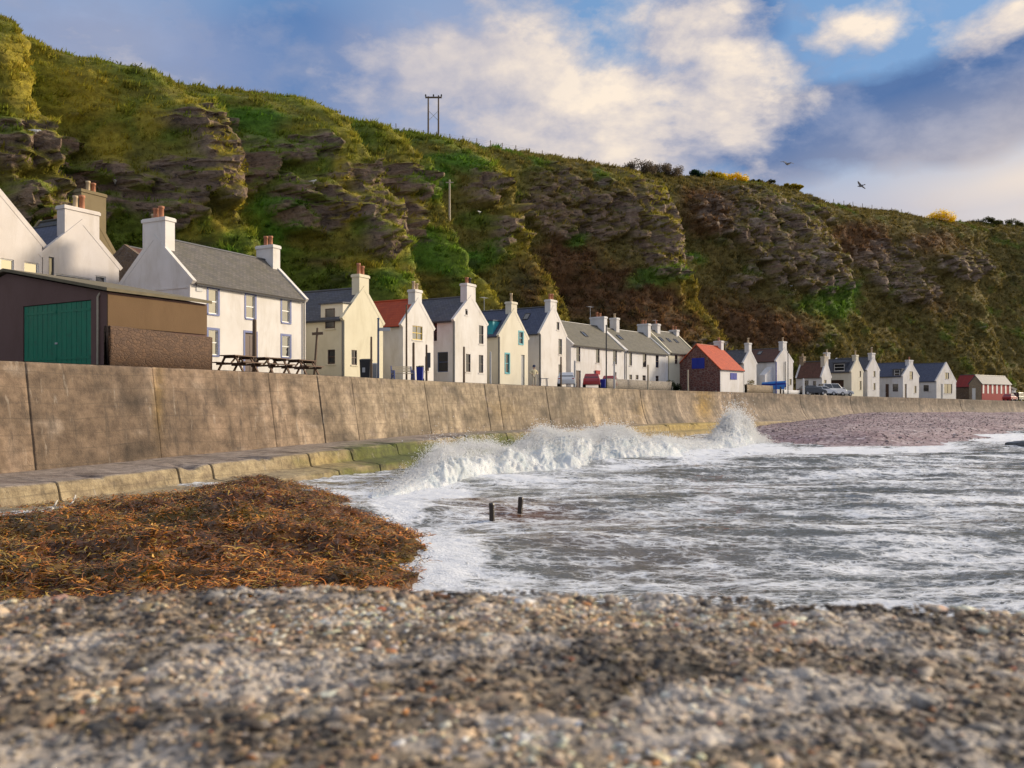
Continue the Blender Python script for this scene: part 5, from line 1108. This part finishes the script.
post(406.5, 305, 2.0, .07, 'wood', 'tall dark pole in front of the red tiled house', name='lamp_pole', cat='pole')
post(413.5, 343, 1.6, .095, 'wood', 'wooden post between the blue bench and the blue bin')
o, h_, p_ = post(426.5, 345, 1.6, .08, 'wood', 'wooden post with a notice board right of the blue bin', top=1)
mb = MB(); mb.box(.06, -.03, .95, .28, .03, 2.0); mb.build('notice', M['iron'], o)
post(464, 347, 1.6, .085, 'wood', 'wooden post below the slate roofed white gable')
post(490.5, 352, 2.2, .08, 'galv', 'pale grey post left of the turquoise windowed house')
post(561, 357, 1.8, .085, 'wood', 'dark wooden post left of the white parked car')
post(574.8, 361, 1.8, .10, 'galv', 'pale post right of the white parked car')
post(606.3, 325, 1.8, .075, 'black', 'tall black pole in front of the skylight house', name='lamp_pole', cat='pole')
post(614.3, 362, 1.8, .10, 'galv', 'pale post at the left end of the grey stone wall')
post(648, 365, 1.8, .11, 'pale_wood', 'pale wooden post in front of the middle of the grey stone wall')
post(688, 370, 1.8, .10, 'pale_wood', 'pale wooden post in front of the red stone boat house')
post(776.2, 362, 1.8, .085, 'royal', 'tall blue post beside the blue boat', name='post')
post(788, 350, 2.2, .07, 'black', 'dark lamp pole before the brown roofed house', name='lamp_pole', cat='pole')
post(803.5, 379, 2.0, .16, 'frame_white', 'thick white gate post left of the parked cars')

# picnic tables
def picnic(px, d, label, rz_extra):
    p, s = on_street(px, d); tx, ty = [float(v) for v in Tn(s)]
    root = empty('picnic_table', p, math.atan2(ty, tx) + rz_extra, label, 'picnic table', 'picnic tables beside the sea wall')
    mb = MB()
    for k in range(5): y = -.36 + .18 * k; mb.box(-.78, y - .082, .74, .78, y + .082, .785)
    mb.build('tabletop', M['table_wood'], root)
    for sg in (-1, 1):
        mb = MB()
        for k in (0, 1): y = sg * (.66 + .16 * k); mb.box(-.78, y - .07, .43, .78, y + .07, .475)
        mb.build('seat', M['table_wood'], root)
    for x in (-.55, .55):
        mb = MB()
        for sg in (-1, 1): mb.bar((x, sg * .72, 0), (x, sg * .28, .735), .055, .11, up=(1, 0, 0))
        mb.build('leg_frame', M['table_wood'], root)
        mb = MB(); mb.bar((x + .06, -.84, .385), (x + .06, .84, .385), .05, .09); mb.bar((x + .06, -.42, .69), (x + .06, .42, .69), .05, .09); mb.build('crossbar', M['table_wood'], root)
    for sg in (-1, 1):
        mb = MB(); mb.bar((sg * .49, 0, .42), (sg * .12, 0, .73), .05, .07); mb.build('brace', M['table_wood'], root)
    root.scale = (1.12,) * 3
picnic(238, 2.4, 'leftmost picnic table beside the rough stone wall', .12); picnic(271, 2.3, 'middle picnic table on the sea front', -.08); picnic(301, 2.3, 'rightmost picnic table next to the leaning post', .1)

def wheelie(px, d, h, w, body, lid, label, notice=False):
    p, s = on_street(px, d); tx, ty = [float(v) for v in Tn(s)]; root = empty('wheelie_bin', p, math.atan2(ty, tx) - 1.2, label, 'bin')
    a, b = w / 2, w / 2 * .85; mb = MB(); mb.hexa([(-a, -b, .06), (a, -b, .06), (a, b, .06), (-a, b, .06), (-a * 1.15, -b * 1.15, h * .88), (a * 1.15, -b * 1.15, h * .88), (a * 1.15, b * 1.15, h * .88), (-a * 1.15, b * 1.15, h * .88)]); mb.build('body', M[body], root, bevel=.02)
    mb = MB(); mb.hexa([(-a * 1.22, -b * 1.2, h * .885), (a * 1.22, -b * 1.2, h * .885), (a * 1.22, b * 1.2, h * .885), (-a * 1.22, b * 1.2, h * .885), (-a * 1.1, -b * 1.1, h * .95), (a * 1.1, -b * 1.1, h * .95), (a * 1.1, b * 1.1, h), (-a * 1.1, b * 1.1, h)]); mb.build('lid', M[lid], root, bevel=.015)
    for sg in (-1, 1):
        mb = MB(); mb.tube((sg * a * .9, b * 1.05, .1), (sg * (a * .9 + .06), b * 1.05, .1), .1, n=12); mb.build('wheel', M['black'], root)
    if notice: mb = MB(); mb.box(-.16, -b * 1.09 - .02, h * .32, .02, -b * 1.09 + .02, h * .55); mb.build('label_plate', M['galv'], root)
wheelie(366, 3.0, 1.36, .62, 'black', 'black', 'large black bin with a pale label in front of the cream gable', True)
wheelie(374.5, 3.4, 1.15, .38, 'grey_paint', 'galv', 'grey bin behind the wooden post right of the black bin')
wheelie(420, 1.9, 1.1, .40, 'royal', 'black', 'blue bin with a black lid on the sea front')
wheelie(603, 2.0, .95, .45, 'royal', 'royal', 'blue bin beside the red parked car')

def bench():
    p, s = on_street(403, 1.7); tx, ty = [float(v) for v in Tn(s)]; root = empty('bench', p, math.atan2(ty, tx) - .55, 'garden bench with blue painted scrolled ends on the sea front', 'bench')
    for x in (-.72, .72):
        mb = MB()
        mb.bar((x, -.26, 0), (x, -.2, .62), .075, .075, up=(1, 0, 0)); mb.bar((x, .25, 0), (x, .22, .45), .075, .075, up=(1, 0, 0)); mb.bar((x, .22, .42), (x, .36, .95), .075, .075, up=(1, 0, 0)); mb.bar((x, -.24, .63), (x, .27, .66), .06, .05); mb.bar((x, -.22, .42), (x, .24, .40), .05, .05); mb.bar((x, -.22, .15), (x, .24, .15), .04, .04)
        for a, b in (((-.2, .16), (.2, .4)), ((.2, .16), (-.2, .4)), ((-.15, .44), (.15, .62)), ((.15, .44), (-.15, .62))): mb.bar((x, a[0], a[1]), (x, b[0], b[1]), .045, .045, up=(1, 0, 0))
        mb.build('bench_end', M['blue'], root)
    mb = MB()
    for k in range(5): mb.box(-.78, -.2 + .09 * k, .44, .78, -.13 + .09 * k, .475)
    mb.build('seat', M['pale_wood'], root); mb = MB()
    for k in range(4): z = .56 + .105 * k; y = .255 + .028 * k; mb.box(-.78, y - .02, z, .78, y + .01, z + .075)
    mb.build('backrest', M['pale_wood'], root)
bench()

# red sign on the wall of the skylight house
p, s = on_street(597.5, 6.9); tx, ty = [float(v) for v in Tn(s)]
o = MB(); o.box(-.45, -.09, zpix(374.5, p.y) - p.z, .45, 0, zpix(371, p.y) - p.z); o.box(-.5, -.12, zpix(371, p.y) - p.z + .003, .5, .0, zpix(371, p.y) - p.z + .06); o = o.build('wall_box', M['red'], bevel=.01); o.location = p; o.rotation_euler = (0, 0, math.atan2(ty, tx)); setp(o, 'red box fixed to the white house above the red car', 'box')

# cars
M['tyre'] = plain('tyre', (.015, .015, .016), .8); M['car_glass'] = M['glass']; M['lamp'] = plain('headlamp', (.6, .6, .6), .2, .05); M['tail'] = plain('tail_lamp', (.35, .01, .01), .3, .05)
def paint(nm, c):
    t = NT(nm); v = t.coord(); n = t.noise(v, 3, 4); t.pbr(t.mix(t.math('MULTIPLY', n, .25), c, tuple(x * .6 for x in c)), .28, Coat_Weight=.5); return t.m
PAINT = {'white': paint('white_car_paint', (.72, .72, .72)), 'red': paint('red_car_paint', (.33, .012, .015)), 'dark': paint('dark_car_paint', (.02, .022, .026)), 'silver': paint('silver_car_paint', (.45, .46, .48)), 'green': paint('dark_green_car_paint', (.008, .03, .026)), 'blue': paint('blue_car_paint', (.02, .05, .16))}
def car(px, d, rz, col, label, van=False):
    p, s = on_street(px, d); tx, ty = [float(v) for v in Tn(s)]; root = empty('parked_car', p, math.atan2(ty, tx) + rz, label, 'car', 'cars parked along the street')
    if van: low = [(-2.2, .35), (-2.2, 1.0), (-2.15, 1.1), (1.3, 1.1), (2.1, .9), (2.2, .6), (2.2, .35)]; cab = [(-2.1, 1.1), (-2.0, 1.85), (.7, 1.85), (1.35, 1.1)]
    else: low = [(-2.05, .32), (-2.08, .75), (-1.95, .95), (-1.6, .98), (.95, .95), (1.75, .82), (2.02, .62), (2.05, .32)]; cab = [(-1.75, .97), (-1.35, 1.42), (.15, 1.44), (.98, .94)]
    def prism(mb, pr, w0, w1, zs):
        n = len(pr); A = [(x, -(w0 + (w1 - w0) * (z - zs[0]) / (zs[1] - zs[0])), z) for x, z in pr]; B = [(x, -y, z) for x, y, z in A]
        mb.face(A); mb.face(B[::-1])
        for i in range(n): j = (i + 1) % n; mb.face([A[j], A[i], B[i], B[j]])
    mb = MB(); prism(mb, low, .84, .80, (.32, 1.0)); mb.build('body', PAINT[col], root, bevel=.05, smooth=False)
    zt = max(z for _, z in cab); mb = MB(); prism(mb, cab, .76, .62, (.95, zt)); mb.build('cabin', PAINT[col], root, bevel=.04)
    cx = [x for x, _ in cab]
    for sg in (-1, 1):
        def q(x, z): return (x, sg * (.775 + (.635 - .775) * (z - .95) / (zt - .95)), z)
        f0, f1 = 1.02 if not van else 1.16, zt - .07
        for a0, a1, b0_, b1_ in ((cx[0] + .15, (cx[0] + cx[3]) / 2 - .05, cx[1] + .1, (cx[1] + cx[2]) / 2 - .03), ((cx[0] + cx[3]) / 2 + .05, cx[3] - .2, (cx[1] + cx[2]) / 2 + .05, cx[2] - .02)):
            mb = MB(); mb.face([q(a0, f0), q(a1, f0), q(b1_, f1), q(b0_, f1)]); mb.build('side_window', M['glass'], root)
    mb = MB(); k = .012
    for (xa, xb) in ((cx[3], cx[2]), (cx[0], cx[1])):
        sg = 1 if xa > 0 else -1; mb = MB(); z0, z1 = (1.02 if not van else 1.16), zt - .06; fa = (z0 - (.94 if not van else 1.1)) / (zt - (.94 if not van else 1.1)); xA = xa + (xb - xa) * fa + sg * k * 2; xB = xb + sg * k * 2
        mb.face([(xA, -.66, z0), (xA, .66, z0), (xB, .54, z1), (xB, -.54, z1)]); mb.build('windscreen', M['glass'], root)
    for x in (-1.28, 1.3):
        for sg in (-1, 1):
            mb = MB(); mb.lathe([(.0, -.1), (.29, -.1), (.31, -.05), (.31, .05), (.29, .1), (0, .1)], (0, 0, 0), 16); mb.v = [(x + a, sg * .76 + c, .31 + b) for a, b, c in mb.v]; wh = mb.build('wheel', M['tyre'], root)
            mb = MB(); mb.lathe([(0, .02), (.18, .02), (.19, .0)], (0, 0, 0), 12); mb.v = [(x + a, sg * (.865 + c), .31 + b) for a, b, c in mb.v]; mb.build('hubcap', M['galv'], wh)
    fx = 2.06 if not van else 2.2
    for sg in (-1, 1):
        mb = MB(); mb.box(fx - .16, sg * .6 - .14, .64, fx - .015, sg * .6 + .14, .76); mb.build('headlight', M['lamp'], root)
        mb = MB(); mb.box(-fx + .0, sg * .66 - .1, .68, -fx + .08, sg * .66 + .1, .86); mb.build('tail_light', M['tail'], root)
    return root
car(567, 3.4, .5, 'white', 'white parked car between two posts before the tall white gable')
car(592, 3.0, .5, 'red', 'red parked car next to a blue bin')
car(610.5, 4.6, .45, 'red', 'far red car mostly hidden behind the tall black pole')
car(812, 3.0, -.5, 'dark', 'dark car parked at the left before the low white cottage')
car(823, 3.4, -.6, 'white', 'nearer white car parked before the low white cottage')
car(832, 3.0, -.4, 'white', 'white van parked before the brown garage opening', True)
car(840, 4.6, -.4, 'silver', 'silver car parked closest to the pale yellow gable')
car(1019, 6.0, .1, 'green', 'dark green van at the right edge past the striped shed', True)
car(1010, 3.0, .1, 'red', 'small red car before the striped shed')

# blue covered boat
p, s = on_street(774, 5.6); p.z += .75; tx, ty = [float(v) for v in Tn(s)]; root = empty('boat', p, math.atan2(ty, tx) - 1.0, 'small boat under a bright blue cover behind the tan wall', 'boat')
ns = 13; P_ = []
for i in range(ns):
    u = i / (ns - 1); x = -1.7 + 3.4 * u; w = .72 * (1 - max(0, (u - .35) / .65) ** 2.2) * (.85 + .15 * min(1, u * 5)); sh = .75 + .22 * u * u
    P_.append([(x, w * math.sin(a) , .3 + (sh - .3) * (1 - math.cos(a)) if abs(a) < math.pi / 2 else sh) for a in np.linspace(-math.pi / 2, math.pi / 2, 11)])
me = grid_mesh('hull', np.array(P_)); link('hull', me, M['royal'], root, True)
P_ = [[(q[0], y, q2 + .02 + .34 * (1 - (y / max(abs(q[1]), .02)) ** 2) ** .5 * (1 - .3 * abs(q[0]) / 1.7)) for y, q2 in ((k * abs(q[1]) * 1.03, q[2]) for k in np.linspace(-1, 1, 11))] for q in [r[0] for r in P_]]
M['tarp'] = plain('blue_tarpaulin', (.01, .13, .42), .5, .25, 4); me = grid_mesh('cover', np.array(P_)); link('cover', me, M['tarp'], root, True)
for x in (-.9, .9):
    mb = MB(); mb.box(x - .08, -.55, -.9, x + .08, .55, .34); mb.build('trestle', M['wood'], root)

# ------------------------------------------------------------------ person by the slate roofed gables
def skin_body(name, pts, edges, radii, mat, parent, sub=2):
    me = bpy.data.meshes.new(name); me.from_pydata(pts, edges, []); o = bpy.data.objects.new(name, me); COL.objects.link(o)
    md = o.modifiers.new('s', 'SKIN'); 
    for v, r in zip(me.skin_vertices[0].data, radii): v.radius = r if isinstance(r, tuple) else (r, r)
    me.skin_vertices[0].data[0].use_root = True
    o.modifiers.new('u', 'SUBSURF').levels = sub; bpy.context.view_layer.update(); dg = bpy.context.evaluated_depsgraph_get(); nm = bpy.data.meshes.new_from_object(o.evaluated_get(dg)); o.modifiers.clear(); o.data = nm; bpy.data.meshes.remove(me)
    nm.materials.clear(); nm.materials.append(mat); nm.polygons.foreach_set('use_smooth', np.ones(len(nm.polygons), bool)); o.parent = parent; return o
M['skin'] = plain('skin', (.50, .30, .22), .6, .08); M['jacket'] = plain('cream_jacket', (.62, .54, .34), .85, .12, 9); M['hat'] = plain('navy_hat', (.03, .045, .09), .85, .2); M['trousers'] = plain('stone_trousers', (.50, .44, .33), .85, .12); M['shoe'] = plain('dark_shoe', (.03, .025, .02), .7)
p, s = on_street(534, 2.6); root = empty('person', p, .5, 'person in a cream jacket and dark hat standing with elbows out', 'person')
pts = [(0, 0, .98), (0, 0, 1.15), (0, .01, 1.36), (0, 0, 1.47), (0, -.01, 1.54), (0, -.03, 1.66), (0, -.02, 1.74),
       (.10, 0, .92), (.13, -.02, .52), (.14, .02, .10), (.15, -.12, .04), (-.10, 0, .92), (-.13, -.02, .52), (-.14, .02, .10), (-.15, -.12, .04),
       (.19, .01, 1.40), (.40, .06, 1.20), (.24, -.12, 1.06), (.17, -.17, 1.04), (-.19, .01, 1.40), (-.40, .06, 1.20), (-.24, -.12, 1.06), (-.17, -.17, 1.04)]
ed = [(0, 1), (1, 2), (2, 3), (3, 4), (4, 5), (5, 6), (0, 7), (7, 8), (8, 9), (9, 10), (0, 11), (11, 12), (12, 13), (13, 14), (2, 15), (15, 16), (16, 17), (17, 18), (2, 19), (19, 20), (20, 21), (21, 22)]
rd = [(.16, .11), (.145, .10), (.17, .11), (.08, .07), .055, (.085, .10), (.07, .08), .095, .07, .05, (.045, .035), .095, .07, .05, (.045, .035), .07, .052, .04, .035, .07, .052, .04, .035]
skin_body('body', pts, ed, rd, M['skin'], root)
jp = [0, 1, 2, 3, 15, 16, 17, 19, 20, 21]; mp = {q: i for i, q in enumerate(jp)}
skin_body('jacket', [pts[q] if q else (0, 0, .86) for q in jp], [(mp[a], mp[b]) for a, b in ed if a in mp and b in mp], [(.205, .15), (.185, .14), (.205, .145), (.09, .08), .095, .075, .056, .095, .075, .056], M['jacket'], root)
tp = [0, 7, 8, 9, 11, 12, 13]; mp = {q: i for i, q in enumerate(tp)}
skin_body('trousers', [pts[q] for q in tp], [(mp[a], mp[b]) for a, b in ed if a in mp and b in mp], [(.17, .125), .112, .088, .075, .112, .088, .075], M['trousers'], root)
mb = MB(); mb.lathe([(.15, 1.69), (.13, 1.76), (.135, 1.82), (.10, 1.88), (0, 1.90)], (0, -.02, 0), 14); mb.lathe([(.19, 1.685), (.15, 1.70)], (0, -.02, 0), 14); mb.build('hat', M['hat'], root, True)
for sg in (-1, 1):
    mb = MB(); mb.hexa([(sg * .15 - .05, -.2, 0), (sg * .15 + .05, -.2, 0), (sg * .15 + .05, .07, 0), (sg * .15 - .05, .07, 0), (sg * .15 - .04, -.18, .05), (sg * .15 + .04, -.18, .05), (sg * .15 + .045, .06, .1), (sg * .15 - .045, .06, .1)]); mb.build('shoe', M['shoe'], root, bevel=.012)
# dark bench right of the person
p, s = on_street(543.5, 2.6); tx, ty = [float(v) for v in Tn(s)]; root = empty('side_table', p, math.atan2(ty, tx) - .8, 'small dark slatted table right of the person in cream', 'table')
mb = MB()
for k in range(5): mb.box(-.4, -.3 + .125 * k, .70, .4, -.2 + .125 * k, .735)
mb.build('tabletop', M['bluegrey'], root)
for x in (-.33, .33):
    for y in (-.22, .22): mb = MB(); mb.bar((x, y, 0), (x * .85, y * .85, .70), .05, .05, up=(1, 0, 0)); mb.build('leg', M['bluegrey'], root)
# shrubs before the cream long house and the stone wall
for px, d, w, h_, lb in ((668, 3.8, .9, 1.1, 'dark shrub at the right end of the grey stone wall'), (677, 4.5, .6, .7, 'small dark shrub left of the red stone boat house'), (750, 4.2, .8, 1.6, 'straw coloured shrub growing behind the tan wall')):
    p, s = on_street(px, d); root = empty('shrub', p, 0, lb, 'shrub'); n = 12
    cen = np.stack([rng.uniform(-w, w, n) * .7, rng.uniform(-w, w, n) * .7, rng.uniform(.2, 1, n) * h_], 1); V, Fc, cc = leaf_cloud(cen, rng.uniform(.2, .4, n), 70, .07, np.array((.020, .030, .012) if px < 700 else (.16, .13, .05)), .9)
    me = raw_mesh('foliage', V, Fc); add_col(me, cc); link('foliage', me, M['blade'], root); mb = MB()
    for k in range(4): mb.tube((0, 0, -.1), (rng.uniform(-.4, .4), rng.uniform(-.4, .4), h_ * .8), .03, .012, 5)
    mb.build('stem', M['wood'], root)
# ================================================================== SKY, SUN, CAMERA
SUN_EL, SUN_AZ = rad(21), math.atan2(.90, .40)       # azimuth measured from +Y (the view direction) towards +X
wd = bpy.data.worlds.new('World'); scene.world = wd; wd.use_nodes = True; nt = wd.node_tree; nt.nodes.clear()
T_ = NT.__new__(NT); T_.t = nt; T_.m = None
out = nt.nodes.new('ShaderNodeOutputWorld'); bg = nt.nodes.new('ShaderNodeBackground'); nt.links.new(bg.outputs[0], out.inputs[0])
sky = nt.nodes.new('ShaderNodeTexSky'); sky.sky_type = 'NISHITA'; sky.sun_disc = False; sky.sun_elevation = SUN_EL; sky.sun_rotation = SUN_AZ; sky.altitude = 10; sky.air_density = 1.0; sky.dust_density = 0.6; sky.ozone_density = 2.2
tc = nt.nodes.new('ShaderNodeTexCoord'); dirv = tc.outputs['Generated']
def smask(px, py, rx, ry, soft=1.0, warp=None):
    """soft elongated patch of sky round the direction seen at a picture position: radii in degrees-like units of the unit sphere"""
    d = Vector(((px - CX) / F, 1, (CY - py) / F)).normalized(); sub = nt.nodes.new('ShaderNodeVectorMath'); sub.operation = 'SUBTRACT'; nt.links.new(warp or dirv, sub.inputs[0]); sub.inputs[1].default_value = d
    sc_ = nt.nodes.new('ShaderNodeVectorMath'); sc_.operation = 'MULTIPLY'; nt.links.new(sub.outputs[0], sc_.inputs[0]); sc_.inputs[1].default_value = (F / rx, F / rx, F / ry)
    ln = nt.nodes.new('ShaderNodeVectorMath'); ln.operation = 'LENGTH'; nt.links.new(sc_.outputs[0], ln.inputs[0])
    return T_.ramp(ln.outputs['Value'], [(0.0, 1.0), (1.0, 0.0)])
mp = nt.nodes.new('ShaderNodeMapping'); mp.inputs['Scale'].default_value = (1.0, 1.0, 1.7); nt.links.new(dirv, mp.inputs[0])
nz1 = nt.nodes.new('ShaderNodeTexNoise'); nt.links.new(mp.outputs[0], nz1.inputs['Vector']); nz1.inputs['Scale'].default_value = 3.0; nz1.inputs['Detail'].default_value = 3
wp_ = nt.nodes.new('ShaderNodeVectorMath'); wp_.operation = 'MULTIPLY_ADD'; nt.links.new(nz1.outputs['Color'], wp_.inputs[0]); wp_.inputs[1].default_value = (.22, .22, .14); wp2 = nt.nodes.new('ShaderNodeVectorMath'); wp2.operation = 'ADD'; nt.links.new(wp_.outputs[0], wp2.inputs[0]); wp2.inputs[1].default_value = (-.11, -.11, -.07); nt.links.new(dirv, wp_.inputs[2])
warp = wp2.outputs[0]
n_big = T_.noise(mp.outputs[0], 4.6, 9, .58, .15); n_fine = T_.noise(mp.outputs[0], 12, 9, .60, .15)
def mx(*ms):
    a = ms[0]
    for b in ms[1:]: a = T_.math('MAXIMUM', a, b)
    return a
# where the picture's big cloud bank, its bright towers and the grey-blue veil on the right lie
xyz = nt.nodes.new('ShaderNodeSeparateXYZ'); nt.links.new(dirv, xyz.inputs[0])
away = mx(T_.ramp(T_.math('MULTIPLY', xyz.outputs[1], -1.0), [(0.0, 1.0), (1.0, 1.0)]), T_.ramp(xyz.outputs[1], [(.25, 1.0), (.6, 0.0)]), T_.ramp(xyz.outputs[2], [(.45, 0.0), (.62, 1.0)])) if False else mx(T_.ramp(xyz.outputs[1], [(.25, 1.0), (.6, 0.0)]), T_.ramp(xyz.outputs[2], [(.45, 0.0), (.62, 1.0)]))  # unseen cloud added behind and overhead to neutralise the fill light
bank = mx(smask(560, 100, 260, 130, warp=warp), smask(460, 70, 130, 90, warp=warp), smask(640, 40, 150, 120, warp=warp), smask(690, 70, 95, 75, warp=warp), smask(865, 15, 80, 30, warp=warp), smask(1000, 15, 110, 50, warp=warp), smask(765, 45, 26, 14, warp=warp), away)
veil = mx(smask(930, 200, 330, 62, warp=warp), smask(470, 150, 260, 90, warp=warp), smask(90, 40, 240, 100, warp=warp), smask(700, 250, 700, 60, warp=warp), smask(430, 50, 150, 110, warp=warp))
deep = mx(smask(290, 85, 150, 110, warp=warp), smask(700, 20, 70, 40, warp=warp))
slate = mx(smask(800, 125, 150, 50, warp=warp), smask(900, 105, 170, 45, warp=warp), smask(1010, 78, 150, 38, warp=warp))
dens = T_.math('ADD', T_.math('MULTIPLY', bank, .62), T_.math('MULTIPLY', n_big, 1.75)); dens = T_.math('ADD', dens, T_.math('MULTIPLY', n_fine, .55))
sh_ = nt.nodes.new('ShaderNodeVectorMath'); sh_.operation = 'ADD'; nt.links.new(mp.outputs[0], sh_.inputs[0]); sh_.inputs[1].default_value = (.030, .0, .036)
rel = T_.math('SUBTRACT', T_.math('ADD', T_.math('MULTIPLY', n_big, 1.4), T_.math('MULTIPLY', n_fine, .5)), T_.math('ADD', T_.math('MULTIPLY', T_.noise(sh_.outputs[0], 4.6, 9, .58, .15), 1.4), T_.math('MULTIPLY', T_.noise(sh_.outputs[0], 12, 9, .60, .15), .5)))
cloud = T_.ramp(T_.math('SUBTRACT', dens, .95), [(.40, 0.0), (.72, 1.0)])
vl = T_.ramp(T_.math('MULTIPLY', T_.math('ADD', veil, T_.math('MULTIPLY', n_big, .5)), .62), [(.22, 0), (.75, 1)])
toplit = T_.math('ADD', T_.math('MULTIPLY', mx(smask(660, 70, 240, 150, warp=warp), smask(1000, 15, 160, 80), smask(870, 15, 110, 60)), .75), .45)
lit = T_.ramp(T_.math('ADD', T_.math('MULTIPLY', rel, 1.6), .5), [(.18, 0), (.80, 1)])
lit = T_.math('MULTIPLY', lit, toplit, True)
glow = mx(smask(1040, 165, 230, 75, warp=warp), smask(1200, 210, 420, 140))
sk = T_.mix(.75, sky.outputs[0], (1.7, 3.2, 5.6))
c = T_.mix(T_.ramp(T_.math('ADD', deep, T_.math('MULTIPLY', n_big, .3)), [(.12, 0), (.55, .92)]), sk, (.80, 1.75, 3.8))
c = T_.mix(T_.math('MULTIPLY', vl, .80), c, (3.25, 3.5, 4.8))
c = T_.mix(T_.ramp(T_.math('ADD', T_.math('MULTIPLY', slate, .7), T_.math('ADD', T_.math('MULTIPLY', n_big, .75), T_.math('MULTIPLY', n_fine, .5))), [(.60, 0), (.86, .97)]), c, T_.mix(n_fine, (.50, 1.20, 2.9), (1.2, 1.9, 3.6)))
c = T_.mix(T_.ramp(T_.math('ADD', T_.math('MULTIPLY', n_fine, .6), T_.math('MULTIPLY', n_big, .6)), [(.56, 0), (.80, .55)]), c, (4.3, 4.4, 5.3))
c = T_.mix(T_.math('MULTIPLY', cloud, .95), c, T_.mix(away, T_.mix(lit, (3.7, 3.75, 4.6), (8.7, 7.4, 6.0)), T_.mix(lit, (4.0, 4.5, 5.8), (6.2, 6.3, 6.9))))
c = T_.mix(T_.math('MULTIPLY', glow, .78), c, (8.6, 7.1, 5.6))
dm = nt.nodes.new('ShaderNodeVectorMath'); dm.operation = 'DOT_PRODUCT'; nt.links.new(dirv, dm.inputs[0]); dm.inputs[1].default_value = Vector((1, .08, .21)).normalized()
c = T_.mix(T_.ramp(dm.outputs['Value'], [(.90, 0.0), (.975, .55), (1.0, 1.0)]), c, (40.0, 31.0, 17.0))  # out-of-frame sun glow added for window reflections and warm fill
nt.links.new(c, bg.inputs['Color']); bg.inputs['Strength'].default_value = .1
ld = bpy.data.lights.new('sun', 'SUN'); ld.energy = 4.0; ld.angle = rad(8); ld.color = (1.0, .85, .66); lo = bpy.data.objects.new('sun', ld); COL.objects.link(lo)
sd_ = Vector((math.sin(SUN_AZ) * math.cos(SUN_EL), math.cos(SUN_AZ) * math.cos(SUN_EL), math.sin(SUN_EL))); lo.rotation_euler = sd_.to_track_quat('Z', 'Y').to_euler(); lo.location = sd_ * 100
cd = bpy.data.cameras.new('camera'); co = bpy.data.objects.new('camera', cd); COL.objects.link(co); scene.camera = co
co.location = (0, 0, EYE); co.rotation_euler = (math.pi / 2, 0, 0); cd.sensor_width = 36; cd.lens = F / 1024 * 36; cd.shift_y = (CY - 384) / 1024; cd.clip_end = 20000; cd.clip_start = .05
cd.dof.use_dof = True; cd.dof.focus_distance = 45; cd.dof.aperture_fstop = 4.2
vs = scene.view_settings; scene.display_settings.display_device = 'sRGB'; vs.view_transform = 'Standard'; vs.look = 'None'; vs.exposure = 0.25; vs.gamma = 1.0
scene.cycles.max_bounces = 6; scene.cycles.transparent_max_bounces = 12; scene.cycles.use_denoising = True
